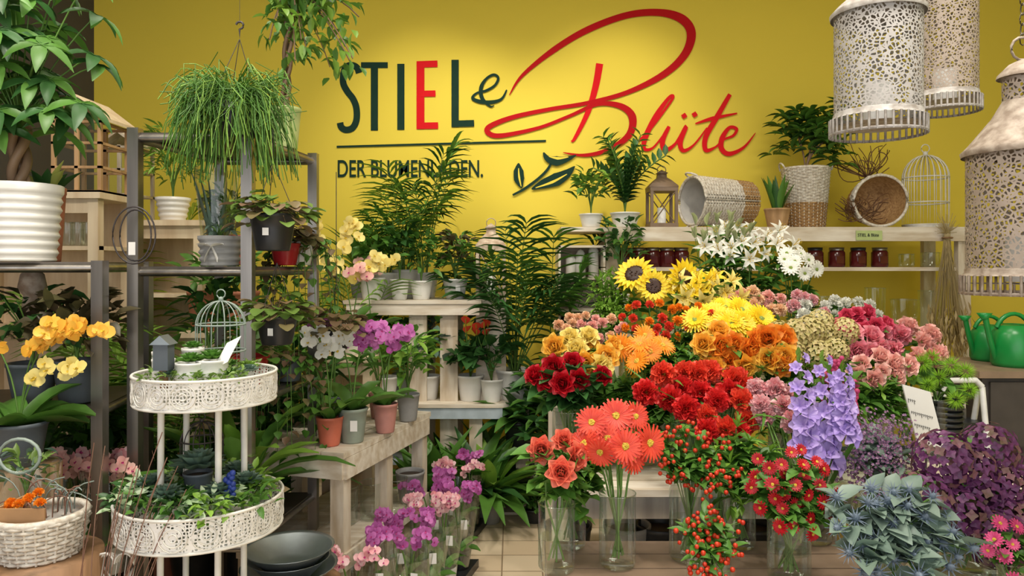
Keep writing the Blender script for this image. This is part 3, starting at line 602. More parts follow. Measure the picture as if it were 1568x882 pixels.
birdcage('white_wire_birdcage',X(1417,5.1),5.1,zs,.145,.58,'wire_w',22,.004)
def zz(b,x,y,z):
    for i in range(14):
        a=i*2.4; L=U(.34,.56); e=U(.9,1.45); p0=np.array([x,y,z]); p2=p0+az(a,e)*L; Pp=bez(p0,p0+np.array([0,0,L*.5]),p2,14); tube(b,Pp,.005,'stem',5)
        for j in range(3,14):
            tn=nrm(Pp[min(13,j+1)]-Pp[j-1]); sd=nrm(np.cross(tn,(math.sin(a),-math.cos(a),.2)))
            for s in(-1,1): leaf(b,Pp[j],sd*s+tn*.6,.085,.042,'leaf_dark' if i%3 else 'leaf_mid','leaf',.3,.15,n=3)
potted('potted_zz_plant',957,5.0,1.767,.10,.1,'white_pot',zz)
potted('potted_schefflera',905,4.98,1.767,.08,.09,'white_pot',lambda b,x,y,z:bush(b,x,y,z,.11,.32,90,.08,.045,'leaf_mid','leaf',10,'leaf_light'))
potted('potted_trailing_pothos',935,4.80,1.22,.06,.1,'white_pot',lambda b,x,y,z:bush(b,x,y,z+.1,.15,.42,110,.08,.045,'leaf_dark','leaf',10,'leaf_mid'),x=X(950,4.8))
b=B()
for u in list(range(955,1060,22))+list(range(1248,1365,33)):
    x=X(u,5.05); lathe(b,x,5.05,1.495,[(.001,0),(.05,0),(.055,.01),(.055,.10),(.045,.115)],'jam',16); lathe(b,x,5.05,1.61,[(.048,0),(.05,.02),(.001,.022)],'steel' if u%2 else 'black_pot',16)
    box(b,x-.025,x+.025,4.992,4.995,1.52,1.57,'jam')
b.build('jam_jars')
for u,r,h in((1388,.05,.09),(1425,.06,.1)):
    b=B(); x=X(u,5.05); vase(b,x,5.05,1.495,r,h,0); b.build('glass_bowl')
for u,r,h in((1262,.07,.24),(1300,.09,.2),(1340,.06,.3),(1385,.08,.22),(1425,.07,.28)):
    b=B(); vase(b,X(u,5.1),5.1,1.05,r,h,.0,1.15); b.build('glass_vase')
for k,u in enumerate((870,885,905)):
    b=B(); lathe(b,X(u,4.95)+.02,4.98,1.428,[(.001,0),(.035,0),(.035,.12+.03*k),(.02,.15+.03*k),(.001,.16+.03*k)],'white_pot',16); b.build('white_candle_jar')
b=B(); box(b,X(1312,4.88),X(1352,4.88),4.888,4.895,1.675,1.74,'lime_pot'); b.build('shelf_nameplate')
text('shelf_nameplate_text','STIEL & Blüte',X(1314,4.88),4.886,1.70,.03,.85,'ink')
# dried wheat
b=B(); hx=X(1478,4.7); c=np.array([hx-.02,4.86,1.72])
for i in range(90):
    a=U(0,6.28); q=c+np.array([U(-.13,.13),U(-.06,.04),-U(.55,.85)]); tube(b,bez(c+np.array([U(-.02,.02),0,0]),(c+q)/2,q,4),.0018,'straw',3)
    for k in range(3): leaf(b,q+np.array([0,0,.05*k]),(U(-.5,.5),U(-.3,.3),-1),.07,.02,'straw','leaf',.2,n=2)
for i in range(40): q=c+np.array([U(-.08,.08),U(-.03,.03),U(0,.14)]); tube(b,[c,q],.0018,'straw',3)
ring(b,c[0],c[1],c[2]-.03,.03,.006,'wood',14); b.build('dried_wheat_bunch')
# ================================================================ BACK CENTRE PLANTS
potted('potted_kentia_palm',620,4.85,1.29,.085,.19,'white_pot',lambda b,x,y,z:palm(b,x,y,z,.80,8,'leaf_mid',.25,.38,.026,9,.3,m2='leaf_light'))
potted('potted_kentia_palm',650,4.95,1.29,.095,.17,'white_pot',lambda b,x,y,z:palm(b,x,y,z,1.05,6,'leaf_dark',.08,.32,.026,10,.25,m2='leaf_mid'))
potted('potted_kentia_palm',788,4.65,.66,.125,.19,'white_pot',lambda b,x,y,z:palm(b,x,y,z,1.12,15,'leaf_dark',.3,.32,.034,12,.35,m2='leaf_mid'))
potted('potted_kentia_palm',838,4.85,.0,.13,.3,'black_pot',lambda b,x,y,z:palm(b,x,y,z,1.75,8,'leaf_dark',.12,.2,.034,14,.16,m2='leaf_mid'))
potted('potted_bamboo_palm',592,4.8,1.29,.085,.17,'white_pot',lambda b,x,y,z:palm(b,x,y,z,.5,10,'leaf_light',.5,.32,.022,10,.4))
potted('potted_ivy',697,4.75,1.29,.08,.13,'white_pot',lambda b,x,y,z:bush(b,x,y,z-.03,.13,.36,130,.07,.045,'leaf_bronze','leaf',10,'leaf_mid'),tg=True)
potted('potted_white_lily_plant',570,4.6,1.29,.08,.14,'white_pot',lambda b,x,y,z:(bush(b,x,y,z,.14,.3,70,.12,.055,'leaf_mid'),[flower(b,'phal',(x+U(-.1,.1),y-.1,z+U(0,.15)),(0,-1,.3),.035,'p_lpink') for _ in range(6)]))
potted('potted_dracaena',555,4.95,1.29,.09,.16,'grey_pot',lambda b,x,y,z:(rosette(b,x,y,z,30,.46,.045,'leaf_mid',(.5,1.5),.9,'leaf',.01,'leaf_light')))
potted('potted_fern',645,4.65,1.29,.07,.12,'white_pot',lambda b,x,y,z:bush(b,x,y,z,.14,.3,140,.08,.035,'leaf_mid'))
potted('potted_small_ficus',612,4.62,1.29,.06,.13,'white_pot',lambda b,x,y,z:bush(b,x,y,z,.12,.42,120,.08,.045,'leaf_dark',m2='leaf_mid'))
def anth(b,x,y,z):
    bush(b,x,y,z,.13,.28,60,.12,.085,'leaf_dark')
    for _ in range(4): q=(x+U(-.1,.1),y-U(0.05,.13),z+U(.22,.36)); tube(b,[(x,y,z),q],.003,'stem',4); leaf(b,q,(U(-.4,.4),-.4,.6),.07,.06,'p_redor','leaf',.3); tube(b,[q,(q[0],q[1]-.03,q[2]+.04)],.004,'c_yel',4)
potted('potted_anthurium',720,4.6,.66,.085,.16,'white_pot',anth); potted('potted_anthurium',753,4.56,.66,.07,.14,'white_pot',anth)
for u,d,k in((590,4.6,'leaf_mid'),(620,4.75,'leaf_light'),(655,4.65,'leaf_blue'),(565,4.8,'leaf_dark')):
    potted('potted_houseplant',u,d,.66,.08,.15,'white_pot' if u!=620 else 'sage_pot',lambda b,x,y,z:(bush(b,x,y,z,.17,.38,110,.09,.055,k,'leaf',9,'leaf_mid')))
for i,(u,d) in enumerate(((640,4.35),(672,4.3),(700,4.35),(732,4.35),(715,4.65),(750,4.3),(685,4.6),(745,4.65))):
    potted('potted_foliage_plant',u,d,0,.08,.14,('terra','black_pot','grey_pot')[i%3],lambda b,x,y,z:rosette(b,x,y,z,30,(.36,.46)[i%2],.10,('leaf_dark','leaf_mid','leaf_light')[i%3] if i%4 else 'leaf_mid',(.3,1.5),.9,'leaf',.02,'leaf_mid'))
for i,(u,d) in enumerate(((840,4.4),(868,4.3))):
    potted('potted_foliage_plant',u,d,0,.09,.2,'black_pot',lambda b,x,y,z:bush(b,x,y,z,.2,.75,180,.12,.065,'leaf_dark',m2='leaf_mid'))
potted('potted_spathiphyllum',795,4.55,.385,.1,.16,'black_pot',lambda b,x,y,z:rosette(b,x,y,z,38,.34,.11,'leaf_dark',(.2,1.4),1.0,'leaf',.02,'leaf_mid'))
potted('potted_ground_ivy',818,4.3,0,.06,.08,'black_pot',lambda b,x,y,z:bush(b,x,y,z,.10,.08,110,.05,.03,'leaf_mid'))
# ================================================================ LEFT BENCH ORCHIDS
zb=.754
potted('potted_purple_orchid',540,3.12,zb,.062,.145,'sage_pot',lambda b,x,y,z:orchid(b,x,y,z,.42,.030,'p_mag','c_mag',12,.10,3,.22),tg=True)
potted('potted_purple_orchid',590,3.3,zb,.055,.13,'rose_pot',lambda b,x,y,z:orchid(b,x,y,z,.40,.030,'p_mag','c_mag',11,.08,3,.2))
potted('potted_pink_orchid',625,3.55,zb,.055,.13,'grey_pot',lambda b,x,y,z:bush(b,x,y,z,.12,.32,80,.1,.045,'leaf_mid','leaf',8,'leaf_light'))
potted('potted_white_orchid',505,3.06,zb,.055,.12,'coral_pot',lambda b,x,y,z:orchid(b,x,y,z,.42,.034,'p_white','c_yel',9,.04,2,.2))
potted('potted_yellow_orchid',512,3.45,zb,.06,.14,'slate_pot',lambda b,x,y,z:orchid(b,x,y,z,.95,.036,'p_lyel','c_yel',10,.08,2,.22))
potted('potted_foliage_orchid',580,3.62,zb,.05,.12,'rose_pot',lambda b,x,y,z:bush(b,x,y,z,.12,.3,60,.1,.04,'leaf_mid'))
for i,u in enumerate((540,575,610)):
    b=B(); vase(b,X(u-10,3.3),3.3+.06*i,.34,.05,.17,0,1.1); b.build('glass_vase')
potted('stone_plant_pot',628,3.6,.345,.07,.15,'grey_pot',lambda b,x,y,z:None)
b=B(); vase(b,X(540,3.1)-.06,3.15,.0,.08,.25,0,1.); b.build('glass_vase')
# floor orchids in trays
for r,ks in ((0,range(8)),(1,range(4))):
    b=B()
    for k in ks:
        y=2.75+k*.2+(.2 if r else 0); x=-.60+.26*(y-2.75)+r*.135
        lathe(b,x,y,.03,[(.001,0),(.045,0),(.06,.1),(.055,.1)],'black_pot' if k%2 else 'white_pl',12)
        lathe(b,x,y,.04,[(.05,0),(.065,.12),(.095,.30)],'cello',14)
        orchid(b,x,y,.12,.38,.023,'p_mag' if (k+r)%3 else 'p_pinkwh','c_mag',12,U(-.08,.08),3,.14); tag(b,x+.03,y-.09,.3)
    ya=2.65+(.2 if r else 0); yb=ya+.2*len(ks); xa=-.665+.26*(ya-2.75)+r*.135; xb=-.665+.26*(yb-2.75)+r*.135; w=.13
    b.add([(xa,ya,.0),(xa+w,ya,0),(xb+w,yb,0),(xb,yb,0),(xa,ya,.04),(xa+w,ya,.04),(xb+w,yb,.04),(xb,yb,.04)],[(0,3,2,1),(4,5,6,7),(0,1,5,4),(1,2,6,5),(2,3,7,6),(3,0,4,7)],'black_pot',False)
    b.build('wrapped_orchid_tray')
b=B(); x=X(607,2.42); lathe(b,x,2.42,0,[(.09,0),(.09,.2),(.001,.2)],'wood',20); pot(b,x,2.42,.2,.075,.13,'white_pot')
bush(b,x,2.42,.3,.09,.1,60,.06,.03,'leaf_mid')
for _ in range(16): flower(b,'lily',(x+U(-.08,.08),2.42+U(-.08,.08),.41+U(-.02,.03)),(U(-.5,.5),-.4,1),.035,'p_white')
b.build('potted_white_flowers')
# ================================================================ RACK B CONTENT
zt=1.99
def ficus(b,x,y,z):
    for o in(0,2.1,4.2): tube(b,[(x+.014*math.cos(t*9+o)+.02*t,y+.014*math.sin(t*9+o),z+.42*t) for t in np.linspace(0,1,26)],.009,'bark',6)
    tube(b,bez((x+.02,y,z+.4),(x-.02,y,z+.6),(x+.03,y,z+.9),8),.009,'bark',5)
    tp=np.array([x+.02,y,z+.36])
    for i in range(24):
        a=U(0,6.28); q=tp+np.array([math.cos(a)*U(.08,.28)+.08,math.sin(a)*U(.05,.2),U(-.14,.32)]); Pp=bez(tp+np.array([0,0,U(0,.25)]),tp+(q-tp)*.5+np.array([0,0,.16]),q+np.array([0,0,-.05]),8); tube(b,Pp,.003,'bark',4)
        for k in range(18):
            p=Pp[random.randint(3,7)]+U(-.05,.05,3); leaf(b,p,(U(-1,1),U(-1,1),U(-1.4,.1)),.065,.03,'leaf_light' if U()<.5 else 'leaf_mid','leaf',.4,n=3)
potted('potted_ficus_tree',436,3.05,zt,.065,.17,'lime_pot',ficus,taper=.8)
# rhipsalis hanging basket
b=B(); d=2.55; hx=X(357,d); c=np.array([hx,d,2.0])
lathe(b,hx,d,1.95,[(.001,0),(.07,0),(.095,.11),(.09,.11)],'black_pot',18)
for i in range(640):
    a=U(0,6.28); r=U(.10,.24); p=c+np.array([0,0,.06]); q=p+np.array([math.cos(a)*r,math.sin(a)*r*.9,-U(-.06,.32)+.04]); m1=p+np.array([math.cos(a)*r*.8,math.sin(a)*r*.7,U(.02,.2)])
    Pp=bez(p,m1,q,6); Pp[1:]+=rng.normal(0,.009,(5,3)); tube(b,Pp,.0019,'leaf_mid' if i%3 else 'leaf_light',3)
    tube(b,[Pp[3],Pp[3]+U(-.06,.06,3)+np.array([0,0,-.02])],.0016,'leaf_mid',3)
hk=np.array([X(367,d),d,Z(60,d)])
for a in(0,2.1,4.2): tube(b,[c+np.array([.09*math.cos(a),.09*math.sin(a),.06]),hk],.0015,'wire_d',3)
tube(b,[hk]+[hk+np.array([.013*math.sin(t)*(1),0,.035+.013*(1-math.cos(t))]) for t in np.linspace(0,4.5,9)],.004,'wire_d',5); tube(b,[hk+np.array([0,0,.05]),(hk[0],d,3.9)],.0008,'wire_d',3)
b.build('hanging_rhipsalis_basket')
b=B(); x=X(333,2.85); lathe(b,x,2.85,1.505,[(.001,.01),(.05,.01),(.06,.1),(.085,.38)],'glass',20); rosette(b,x,2.85,1.56,10,.36,.035,'leaf_blue',(1.2,1.5),.1,'needle',.02); b.build('glass_vase_with_aloe')
b=B(); x=X(337,2.7); pot(b,x,2.7,1.502,.075,.11,'grey_pot',.9,4); 
for s in(-1,1):
    leaf(b,(x,2.62,1.57),(s,-.2,.3),.05,.03,'card','round',.3); leaf(b,(x,2.62,1.57),(s*.5,-.1,-1),.06,.015,'card','strap',.2)
bush(b,x,2.7,1.6,.05,.06,30,.04,.015,'leaf_blue'); b.build('grey_pot_with_bow')
def begonia(b,x,y,z,r=.13,n=60,ms=('leaf_olive','leaf_bronze')):
    for i in range(n):
        a=U(0,6.28); rr=r*math.sqrt(U(.05,1)); q=np.array([x+math.cos(a)*rr,y+math.sin(a)*rr*.9,z+.07*(1-rr/r)+U(-.03,.04)]); tube(b,bez((x,y,z),(x+(q[0]-x)*.4,y,z+.06),q,4),.0014,'leaf_olive',3)
        leaf(b,q,(math.cos(a),math.sin(a)-.3,-.1+U(-.3,.3)),.052,.05,ms[0 if i%3 else 1],'round',.5,.1,n=4)
def hang(name,u,v,d,r,h,pm,fn,ztie):
    b=B(); x=X(u,d); z=Z(v,d); pot(b,x,d,z,r,h,pm,.75); fn(b,x,d,z+h*.9)
    for a in(0,2.1,4.2): tube(b,[(x+r*math.cos(a),d+r*math.sin(a),z+h),(x,d,z+h+.18)],.0015,'wire_d',3)
    tube(b,[(x,d,z+h+.18),(x,d,ztie)],.002,'wire_d',3); tag(b,x,d-r*1.02,z+h*.6,.02,.025); b.build(name)
hang('hanging_begonia_pot',418,384,2.5,.075,.125,'black_pot',lambda b,x,y,z:begonia(b,x,y,z,.13,80,('moss','leaf_olive')),1.98); hang('hanging_begonia_pot',424,527,2.52,.068,.10,'black_pot',lambda b,x,y,z:begonia(b,x,y,z,.12,70,('moss','leaf_olive')),1.5)
hang('hanging_begonia_pot',515,535,3.1,.06,.1,'black_pot',begonia,1.9)
potted('potted_begonia',492,3.0,1.505,.06,.09,'red_pot',lambda b,x,y,z:begonia(b,x,y,z+.02,.14,80,('leaf_bronze','leaf_olive')),x=-.93)
potted('red_ceramic_planter',418,2.85,1.025,.08,.13,'red_pot',lambda b,x,y,z:begonia(b,x,y,z+.02,.14,40,('leaf_mid','leaf_olive')),x=-1.03)
potted('coral_ceramic_planter',445,2.95,1.505,.075,.12,'coral_pot',lambda b,x,y,z:bush(b,x,y,z,.1,.2,60,.07,.03,'leaf_mid'),x=-1.12)
def trail(b,x,y,z):
    for i in range(26):
        a=U(0,6.28); q=np.array([x+math.cos(a)*.16,y+math.sin(a)*.1,z-U(.15,.5)]); Pp=bez((x,y,z),(x+math.cos(a)*.15,y+math.sin(a)*.1,z+.12),q,12); tube(b,Pp,.0015,'stem',3)
        for p in Pp[3:]: leaf(b,p,(U(-1,1),U(-1,.3),-.4),.04,.035,'leaf_mid' if U()<.6 else 'leaf_olive','leaf',.3,n=3)
potted('potted_trailing_ivy',0,3.1,1.505,.06,.1,'white_pot',trail,x=-.90)
potted('potted_trailing_ivy',0,3.05,1.025,.06,.1,'slate_pot',trail,x=-.93)
potted('potted_staghorn_fern',440,2.85,.505,.1,.14,'slate_pot',lambda b,x,y,z:rosette(b,x,y,z,24,.46,.065,'leaf_light',(.3,1.4),1.1,'strap',.03,'leaf_mid'),x=-1.05)
potted('potted_leafy_houseplant',0,2.9,1.025,.06,.12,'white_pot',lambda b,x,y,z:bush(b,x,y,z,.12,.3,90,.09,.04,'leaf_mid','leaf',8,'leaf_dark'),x=-1.2)
b=B(); x=X(440,2.4)
lathe(b,x,2.42,0,[(.16,0),(.17,.45),(.15,.45),(.001,.44)],'wood',24)
for k,r in enumerate((.15,.13,.14)): lathe(b,x,2.42,.455+k*.03,[(.001,0),(r*.6,0),(r,.055),(r*1.05,.06),(r*.97,.055),(r*.58,.006),(.001,.006)],'zinc',28)
b.build('stacked_zinc_bowls')
# ================================================================ TIERED STAND
b=B(); d=2.1; x1,x2=X(316,d),X(308,d)
def tray(x,z,r,h):
    lathe(b,x,d,z,[(r*.99,0),(r*1.01,h)],'lace',64); lathe(b,x,d,z,[(.001,0),(r*.99,0),(r*.99,.005),(.001,.005)],'wire_w',48)
    ring(b,x,d,z,r,.004,'wire_w',48,6); ring(b,x,d,z+h,r*1.01,.0045,'wire_w',48,6)
    n=int(2*math.pi*r/(h*.9))
    for i in range(n):
        a=2*math.pi*i/n; c=np.array([x+r*math.cos(a)*1.01,d+r*math.sin(a)*1.01,z+h/2]); tx=np.array([-math.sin(a),math.cos(a),0])
        for q in(.42,.27,.12): tube(b,[c+tx*h*q*math.cos(t)+np.array([0,0,h*q*math.sin(t)]) for t in np.linspace(0,2*math.pi,15)],.0016,'wire_w',4)
tray(x1,Z(622,d)+.02,.19,.078); tray(x2,Z(815,d)+.02,.222,.088); tray(x2,.35,.24,.09)
zu,zl=Z(622,d)+.02,Z(815,d)+.02
for a in(.6,2.3,3.9,5.4): 
    tube(b,[(x2+.12*math.cos(a),d+.1*math.sin(a),.0),(x2+.12*math.cos(a)+.005,d+.1*math.sin(a),zu)],.0095,'wire_w',8)
b.build('white_lace_tiered_stand')
def succ(b,x,y,z,R,m): 
    for k in range(4):
        for i in range(8): leaf(b,(x,y,z),az(i*.785+k*.4,.1+.38*k),R*(1-.15*k),R*.45,m,'leaf',-.5,.3,n=3)
b=B()
for i in range(44): a=U(0,6.28); r=.17*math.sqrt(U(0,1)); bush(b,x1+r*math.cos(a),d+r*math.sin(a),zu+.06,.03,.035,14,.025,.012,'moss',stems=0)
for i in range(9): a=i*.7; succ(b,x1+.12*math.cos(a),d+.12*math.sin(a),zu+.08,.035,('leaf_blue','leaf_light','leaf_mid')[i%3])
for dx,dy,r,h in((-.09,-.07,.03,.075),(.0,-.1,.04,.07),(-.03,-.02,.03,.10),(.05,-.08,.042,.075),(-.12,-.02,.025,.09)):
    pot(b,x1+dx,d+dy,zu+.05,r,h,'white_pot',.95,n=18); succ(b,x1+dx,d+dy,zu+.05+h,r*1.1,'leaf_mid')
b.build('succulent_tray_arrangement')
birdcage('small_wire_birdcage',x1+.01,d+.08,zu+.05,.07,.26,'wire_sage',12,.002)
b=B(); hx_=x1-.07; box(b,hx_-.02,hx_+.02,d-.13,d-.09,zu+.10,zu+.17,'slate_pot'); b.add([(hx_-.028,d-.135,zu+.17),(hx_,d-.135,zu+.195),(hx_+.028,d-.135,zu+.17),(hx_-.028,d-.085,zu+.17),(hx_,d-.085,zu+.195),(hx_+.028,d-.085,zu+.17)],[(0,1,4,3),(1,2,5,4),(0,2,1,1),(3,4,5,5)],'zinc',False); lathe(b,hx_,d-.11,zu+.05,[(.012,0),(.012,.05)],'wood',8)
b.add([(x1+.06,d-.1,zu+.10),(x1+.10,d-.1,zu+.12),(x1+.13,d-.08,zu+.19),(x1+.09,d-.08,zu+.17)],[(0,1,2,3)],'card',False); b.build('miniature_bird_house')
b=B()
for i in range(44): a=U(0,6.28); r=.2*math.sqrt(U(0,1)); bush(b,x2+r*math.cos(a),d+r*math.sin(a),zl+.06,.05,.07,24,.04,.022,('leaf_mid','leaf_white','leaf_light','leaf_dark')[i%4],stems=1)
for i in range(6): a=i*1.1; succ(b,x2+.13*math.cos(a),d+.13*math.sin(a),zl+.12,.055,'leaf_blue')
succ(b,x2+.0,d-.02,zl+.17,.085,'leaf_blue'); pot(b,x2,d-.02,zl+.08,.04,.08,'slate_pot')
for i in range(14): ball(b,(x2+.12+U(-.01,.01),d-.1,zl+.10+i*.006),.009,'c_blue')
b.build('fittonia_tray_arrangement')
birdcage('small_wire_birdcage',x2-.04,d+.1,zl+.1,.06,.2,'wire_d',12,.002)
b=B()
for i in range(36): a=U(0,6.28); r=.2*math.sqrt(U(0,1)); bush(b,x2+r*math.cos(a),d+r*math.sin(a),.40,.05,.08,18,.05,.02,'leaf_mid',stems=1)
b.build('green_tray_arrangement')
# ================================================================ RACK A CONTENT
def pachira(b,x,y,z):
    for o in(0,2.1,4.2): tube(b,[(x+.022*math.cos(t*5+o),y+.022*math.sin(t*5+o),z+.24*t) for t in np.linspace(0,1,24)],.016,'bark',8)
    tp=np.array([x,y,z+.24])
    for i in range(56):
        a=U(0,6.28); q=tp+np.array([math.cos(a)*U(.05,.30),math.sin(a)*U(.02,.22),U(-.04,.55)]); tube(b,bez(tp,tp+(q-tp)*.4+np.array([0,0,.08]),q,6),.003,'stem',4)
        F=zframe((math.cos(a)*.5,math.sin(a)*.5-.2,1))
        for k in range(6): leaf(b,q,F@az(k*1.047,-.12),.13*U(.8,1.1),.045,'leaf_mid' if U()<.6 else 'leaf_dark','leaf',.8,.12,up=F[:,2],n=5)
b=B(); x=X(24,2.5); pot(b,x,2.52,1.517,.128,.265,'white_pot',.86,8,32); pachira(b,x,2.52,1.74); b.build('potted_money_tree')
potted('potted_snake_plant',62,2.66,1.517,.06,.27,'terra',lambda b,x,y,z:rosette(b,x,y,z,12,.17,.05,'leaf_yel',(.7,1.4),.4,'leaf',.02,'leaf_dark'),x=X(72,2.66))
potted('potted_jewel_orchid',118,2.6,1.02,.075,.15,'slate_pot',lambda b,x,y,z:(bush(b,x,y,z,.14,.26,90,.09,.05,'leaf_bronze')))
potted('potted_jewel_orchid',50,2.6,1.02,.08,.14,'slate_pot',lambda b,x,y,z:(bush(b,x,y,z,.16,.28,80,.1,.05,'leaf_bronze',m2='leaf_dark')))
b=B(); x=X(10,2.3); pot(b,x,2.36,.86,.08,.14,'slate_pot'); orchid(b,x,2.36,.98,.38,.034,'p_yor','c_yel',11,.17,3,.24); orchid(b,x,2.36,.98,.24,.033,'p_lyel','c_yel',8,.12,1,.24); lathe(b,x,2.36,0,[(.12,0),(.12,.86),(.001,.86)],'wood',20); b.build('potted_yellow_orchid')
for i in range(7):
    b=B(); x=-1.95+i*.085; y=2.62+.08*(i%3); pot(b,x,y,.405,.05,.1,'white_pl'); lathe(b,x,y,.41,[(.055,0),(.07,.15),(.10,.38)],'cello',14); orchid(b,x,y,.49,.36,.025,'p_pinkwh' if i%2 else 'p_lpink','c_mag',9,.07,2,.15); b.build('cellophane_wrapped_orchid')
b=B(); x=X(52,1.95); lathe(b,x,1.98,.0,[(.15,0),(.15,.72),(.001,.72)],'wood',24); b.build('wooden_plant_stand')
b=B(); basket(b,x,1.98,.722,.115,.11,'wicker_w','wicker_w',.0,.8,None,False); box(b,x-.07,x+.06,1.90,1.905,.76,.87,'cardboard'); box(b,x-.07,x-.065,1.905,2.04,.76,.87,'cardboard')
for i in range(26): q=(x+U(-.08,.08),1.98+U(-.05,.08),.83); tube(b,bez(q,(q[0],q[1],q[2]+.08),(q[0]+U(-.1,.1),q[1],q[2]+U(.02,.1)),6),.002,'wire_sage' if i%2 else 'reed',3)
for i in range(7): flower(b,'peony',(x+U(-.06,.08),1.95+U(-.04,.04),.86+U(0,.03)),(0,-.4,1),.015,'p_or')
b.build('white_wire_gift_basket')
b=B(); x=X(30,2.15); vase(b,x,2.18,.722,.09,.19,0); lathe(b,x,2.2,0,[(.10,0),(.10,.72),(.001,.72)],'wood',20); bush(b,x,2.18,.80,.07,.16,50,.05,.02,'moss',m2='leaf_blue')
tube(b,[(x+.02+.06*math.cos(t),2.12,.95+.05*math.sin(t)) for t in np.linspace(0,6.28,20)],.005,'wire_sage',5); b.build('glass_vase_terrarium')
b=B()
for i in range(22):
    p=np.array([X(150,1.9)+U(-.05,.05),1.9+U(-.04,.04),.3]); q=p+np.array([U(0,.2),U(-.05,.05),U(.5,.78)]); Pp=bez(p,(p+q)/2+np.array([-.04,0,.05]),q,8); tube(b,Pp,.0015,'reed',3)
    for k in range(9): leaf(b,Pp[4]+(Pp[7]-Pp[4])*k/9,(U(-.4,.4),U(-.3,.3),1),.022,.006,'reed','leaf',.1,n=1)
lathe(b,X(150,1.9),1.9,0,[(.001,0),(.07,0),(.09,.32),(.085,.32)],'zinc',20); b.build('dry_grass_in_zinc_bucket')
b=B(); x,y,z=X(175,2.0),2.0,Z(875,2.0)
for o in(.0,.012,.024):
    P3=[(x+.0034*(1-o*8)*16*math.sin(t)**3,y+o,z+.0042*(1-o*8)*(13*math.cos(t)-5*math.cos(2*t)-2*math.cos(3*t)-math.cos(4*t))) for t in np.linspace(0,6.28,30)]; tube(b,P3,.003,'wire_w',4)
for k in range(9): tube(b,[(x-.05+k*.0125,y,z-.02-.02*(1-abs(k-4)/4)),(x-.05+k*.0125,y+.02,z+.04)],.0015,'wire_w',3)
lathe(b,x,y+.02,0,[(.05,0),(.05,z-.072),(.001,z-.07)],'wood',12); b.build('white_wire_heart')
b=B(); tube(b,[(X(203,2.55)+.075*math.cos(t),2.56,Z(360,2.55)+.10*math.sin(t)) for t in np.linspace(0,6.28,28)],.003,'wire_d',4); tube(b,[(X(203,2.55)+.055*math.cos(t),2.57,Z(360,2.55)+.09*math.sin(t)) for t in np.linspace(0,6.28,28)],.003,'wire_d',4); tag(b,X(203,2.55),2.545,Z(370,2.5)); b.build('black_wire_wreath_hoop')
# ================================================================ LEFT BACK
def greenhouse(x0,x1_,y0,y1_,z0,hh,m,mr):
    b=B(); t=.018
    for x in(x0,(x0+x1_)/2-t/2,x1_-t):
        for y in(y0,y1_-t): box(b,x,x+t,y,y+t,z0,z0+hh,m)
    for z in(z0,z0+hh*.33,z0+hh*.66,z0+hh-t):
        for y in(y0,y1_-t): box(b,x0,x1_,y,y+t,z,z+t*.7,m)
        for x in(x0,x1_-t): box(b,x,x+t,y0,y1_,z,z+t*.7,m)
    box(b,x0,x1_,y0,y1_,z0,z0+.012,m); box(b,x0,x1_,y0+.008,y0+.01,z0,z0+hh,'glass'); xm=(x0+x1_)/2; h2=(x1_-x0)*.42
    for s,xe in((-1,x0-.025),(1,x1_+.025)): b.add([(xe,y0-.02,z0+hh-.01),(xe,y1_+.02,z0+hh-.01),(xm,y1_+.02,z0+hh+h2),(xm,y0-.02,z0+hh+h2),(xe,y0-.02,z0+hh+.008),(xe,y1_+.02,z0+hh+.008),(xm,y1_+.02,z0+hh+h2+.018),(xm,y0-.02,z0+hh+h2+.018)],[(0,1,2,3),(4,5,6,7),(0,1,5,4),(2,3,7,6),(0,3,7,4),(1,2,6,5)],mr,False)
    for y in(y0,y1_-.01): b.add([(x0,y,z0+hh),(x1_,y,z0+hh),(xm,y,z0+hh+h2),(xm,y,z0+hh+h2)],[(0,1,2,2)],'glass',False)
    b.build('wooden_greenhouse_lantern')
greenhouse(X(82,3.6),X(158,3.6),3.58,3.85,1.862,.36,'honeywood','creamwood')
greenhouse(X(152,4.0),X(196,4.0),4.05,4.3,1.755,.42,'whitewash','whitewash')
for k in range(3):
    b=B(); vase(b,X(98+k*16,3.65),3.68,1.6,.035,.12,.7); b.build('glass_jar')
potted('potted_bamboo',265,4.1,1.755,.09,.13,'white_pot',lambda b,x,y,z:bush(b,x,y,z,.15,.42,260,.09,.018,'leaf_light','leaf',12),ribs=4)
potted('potted_areca_palm',250,3.55,.0,.15,.3,'terra',lambda b,x,y,z:palm(b,x,y,z,1.3,18,'leaf_light',.3,.26,.024,15,.4))
potted('potted_areca_palm',205,4.75,.0,.16,.3,'black_pot',lambda b,x,y,z:palm(b,x,y,z,2.1,16,'leaf_lime',.25,.2,.026,15,.3))
potted('potted_areca_palm',520,5.1,.0,.16,.3,'black_pot',lambda b,x,y,z:palm(b,x,y,z,1.6,15,'leaf_light',.24,.22,.024,15,.25))
for u in(325,360): potted('terracotta_planter',u,3.82,1.172,.12,.2,'terra',lambda b,x,y,z:bush(b,x,y,z,.15,.2,60,.1,.045,'leaf_mid'),taper=.85)
potted('potted_yellow_orchid',540,4.0,1.02,.07,.15,'white_pot',lambda b,x,y,z:orchid(b,x,y,z,.45,.045,'p_lyel','c_yel',9,.12,2,.2))
cabinet('cream_wood_shelf',X(500,4.0),X(575,4.0),3.9,4.2,1.02,[.5])
potted('potted_pink_orchid',568,4.0,1.02,.06,.14,'grey_pot',lambda b,x,y,z:orchid(b,x,y,z,.4,.04,'p_lpink','c_mag',5,-.05,1,.2))
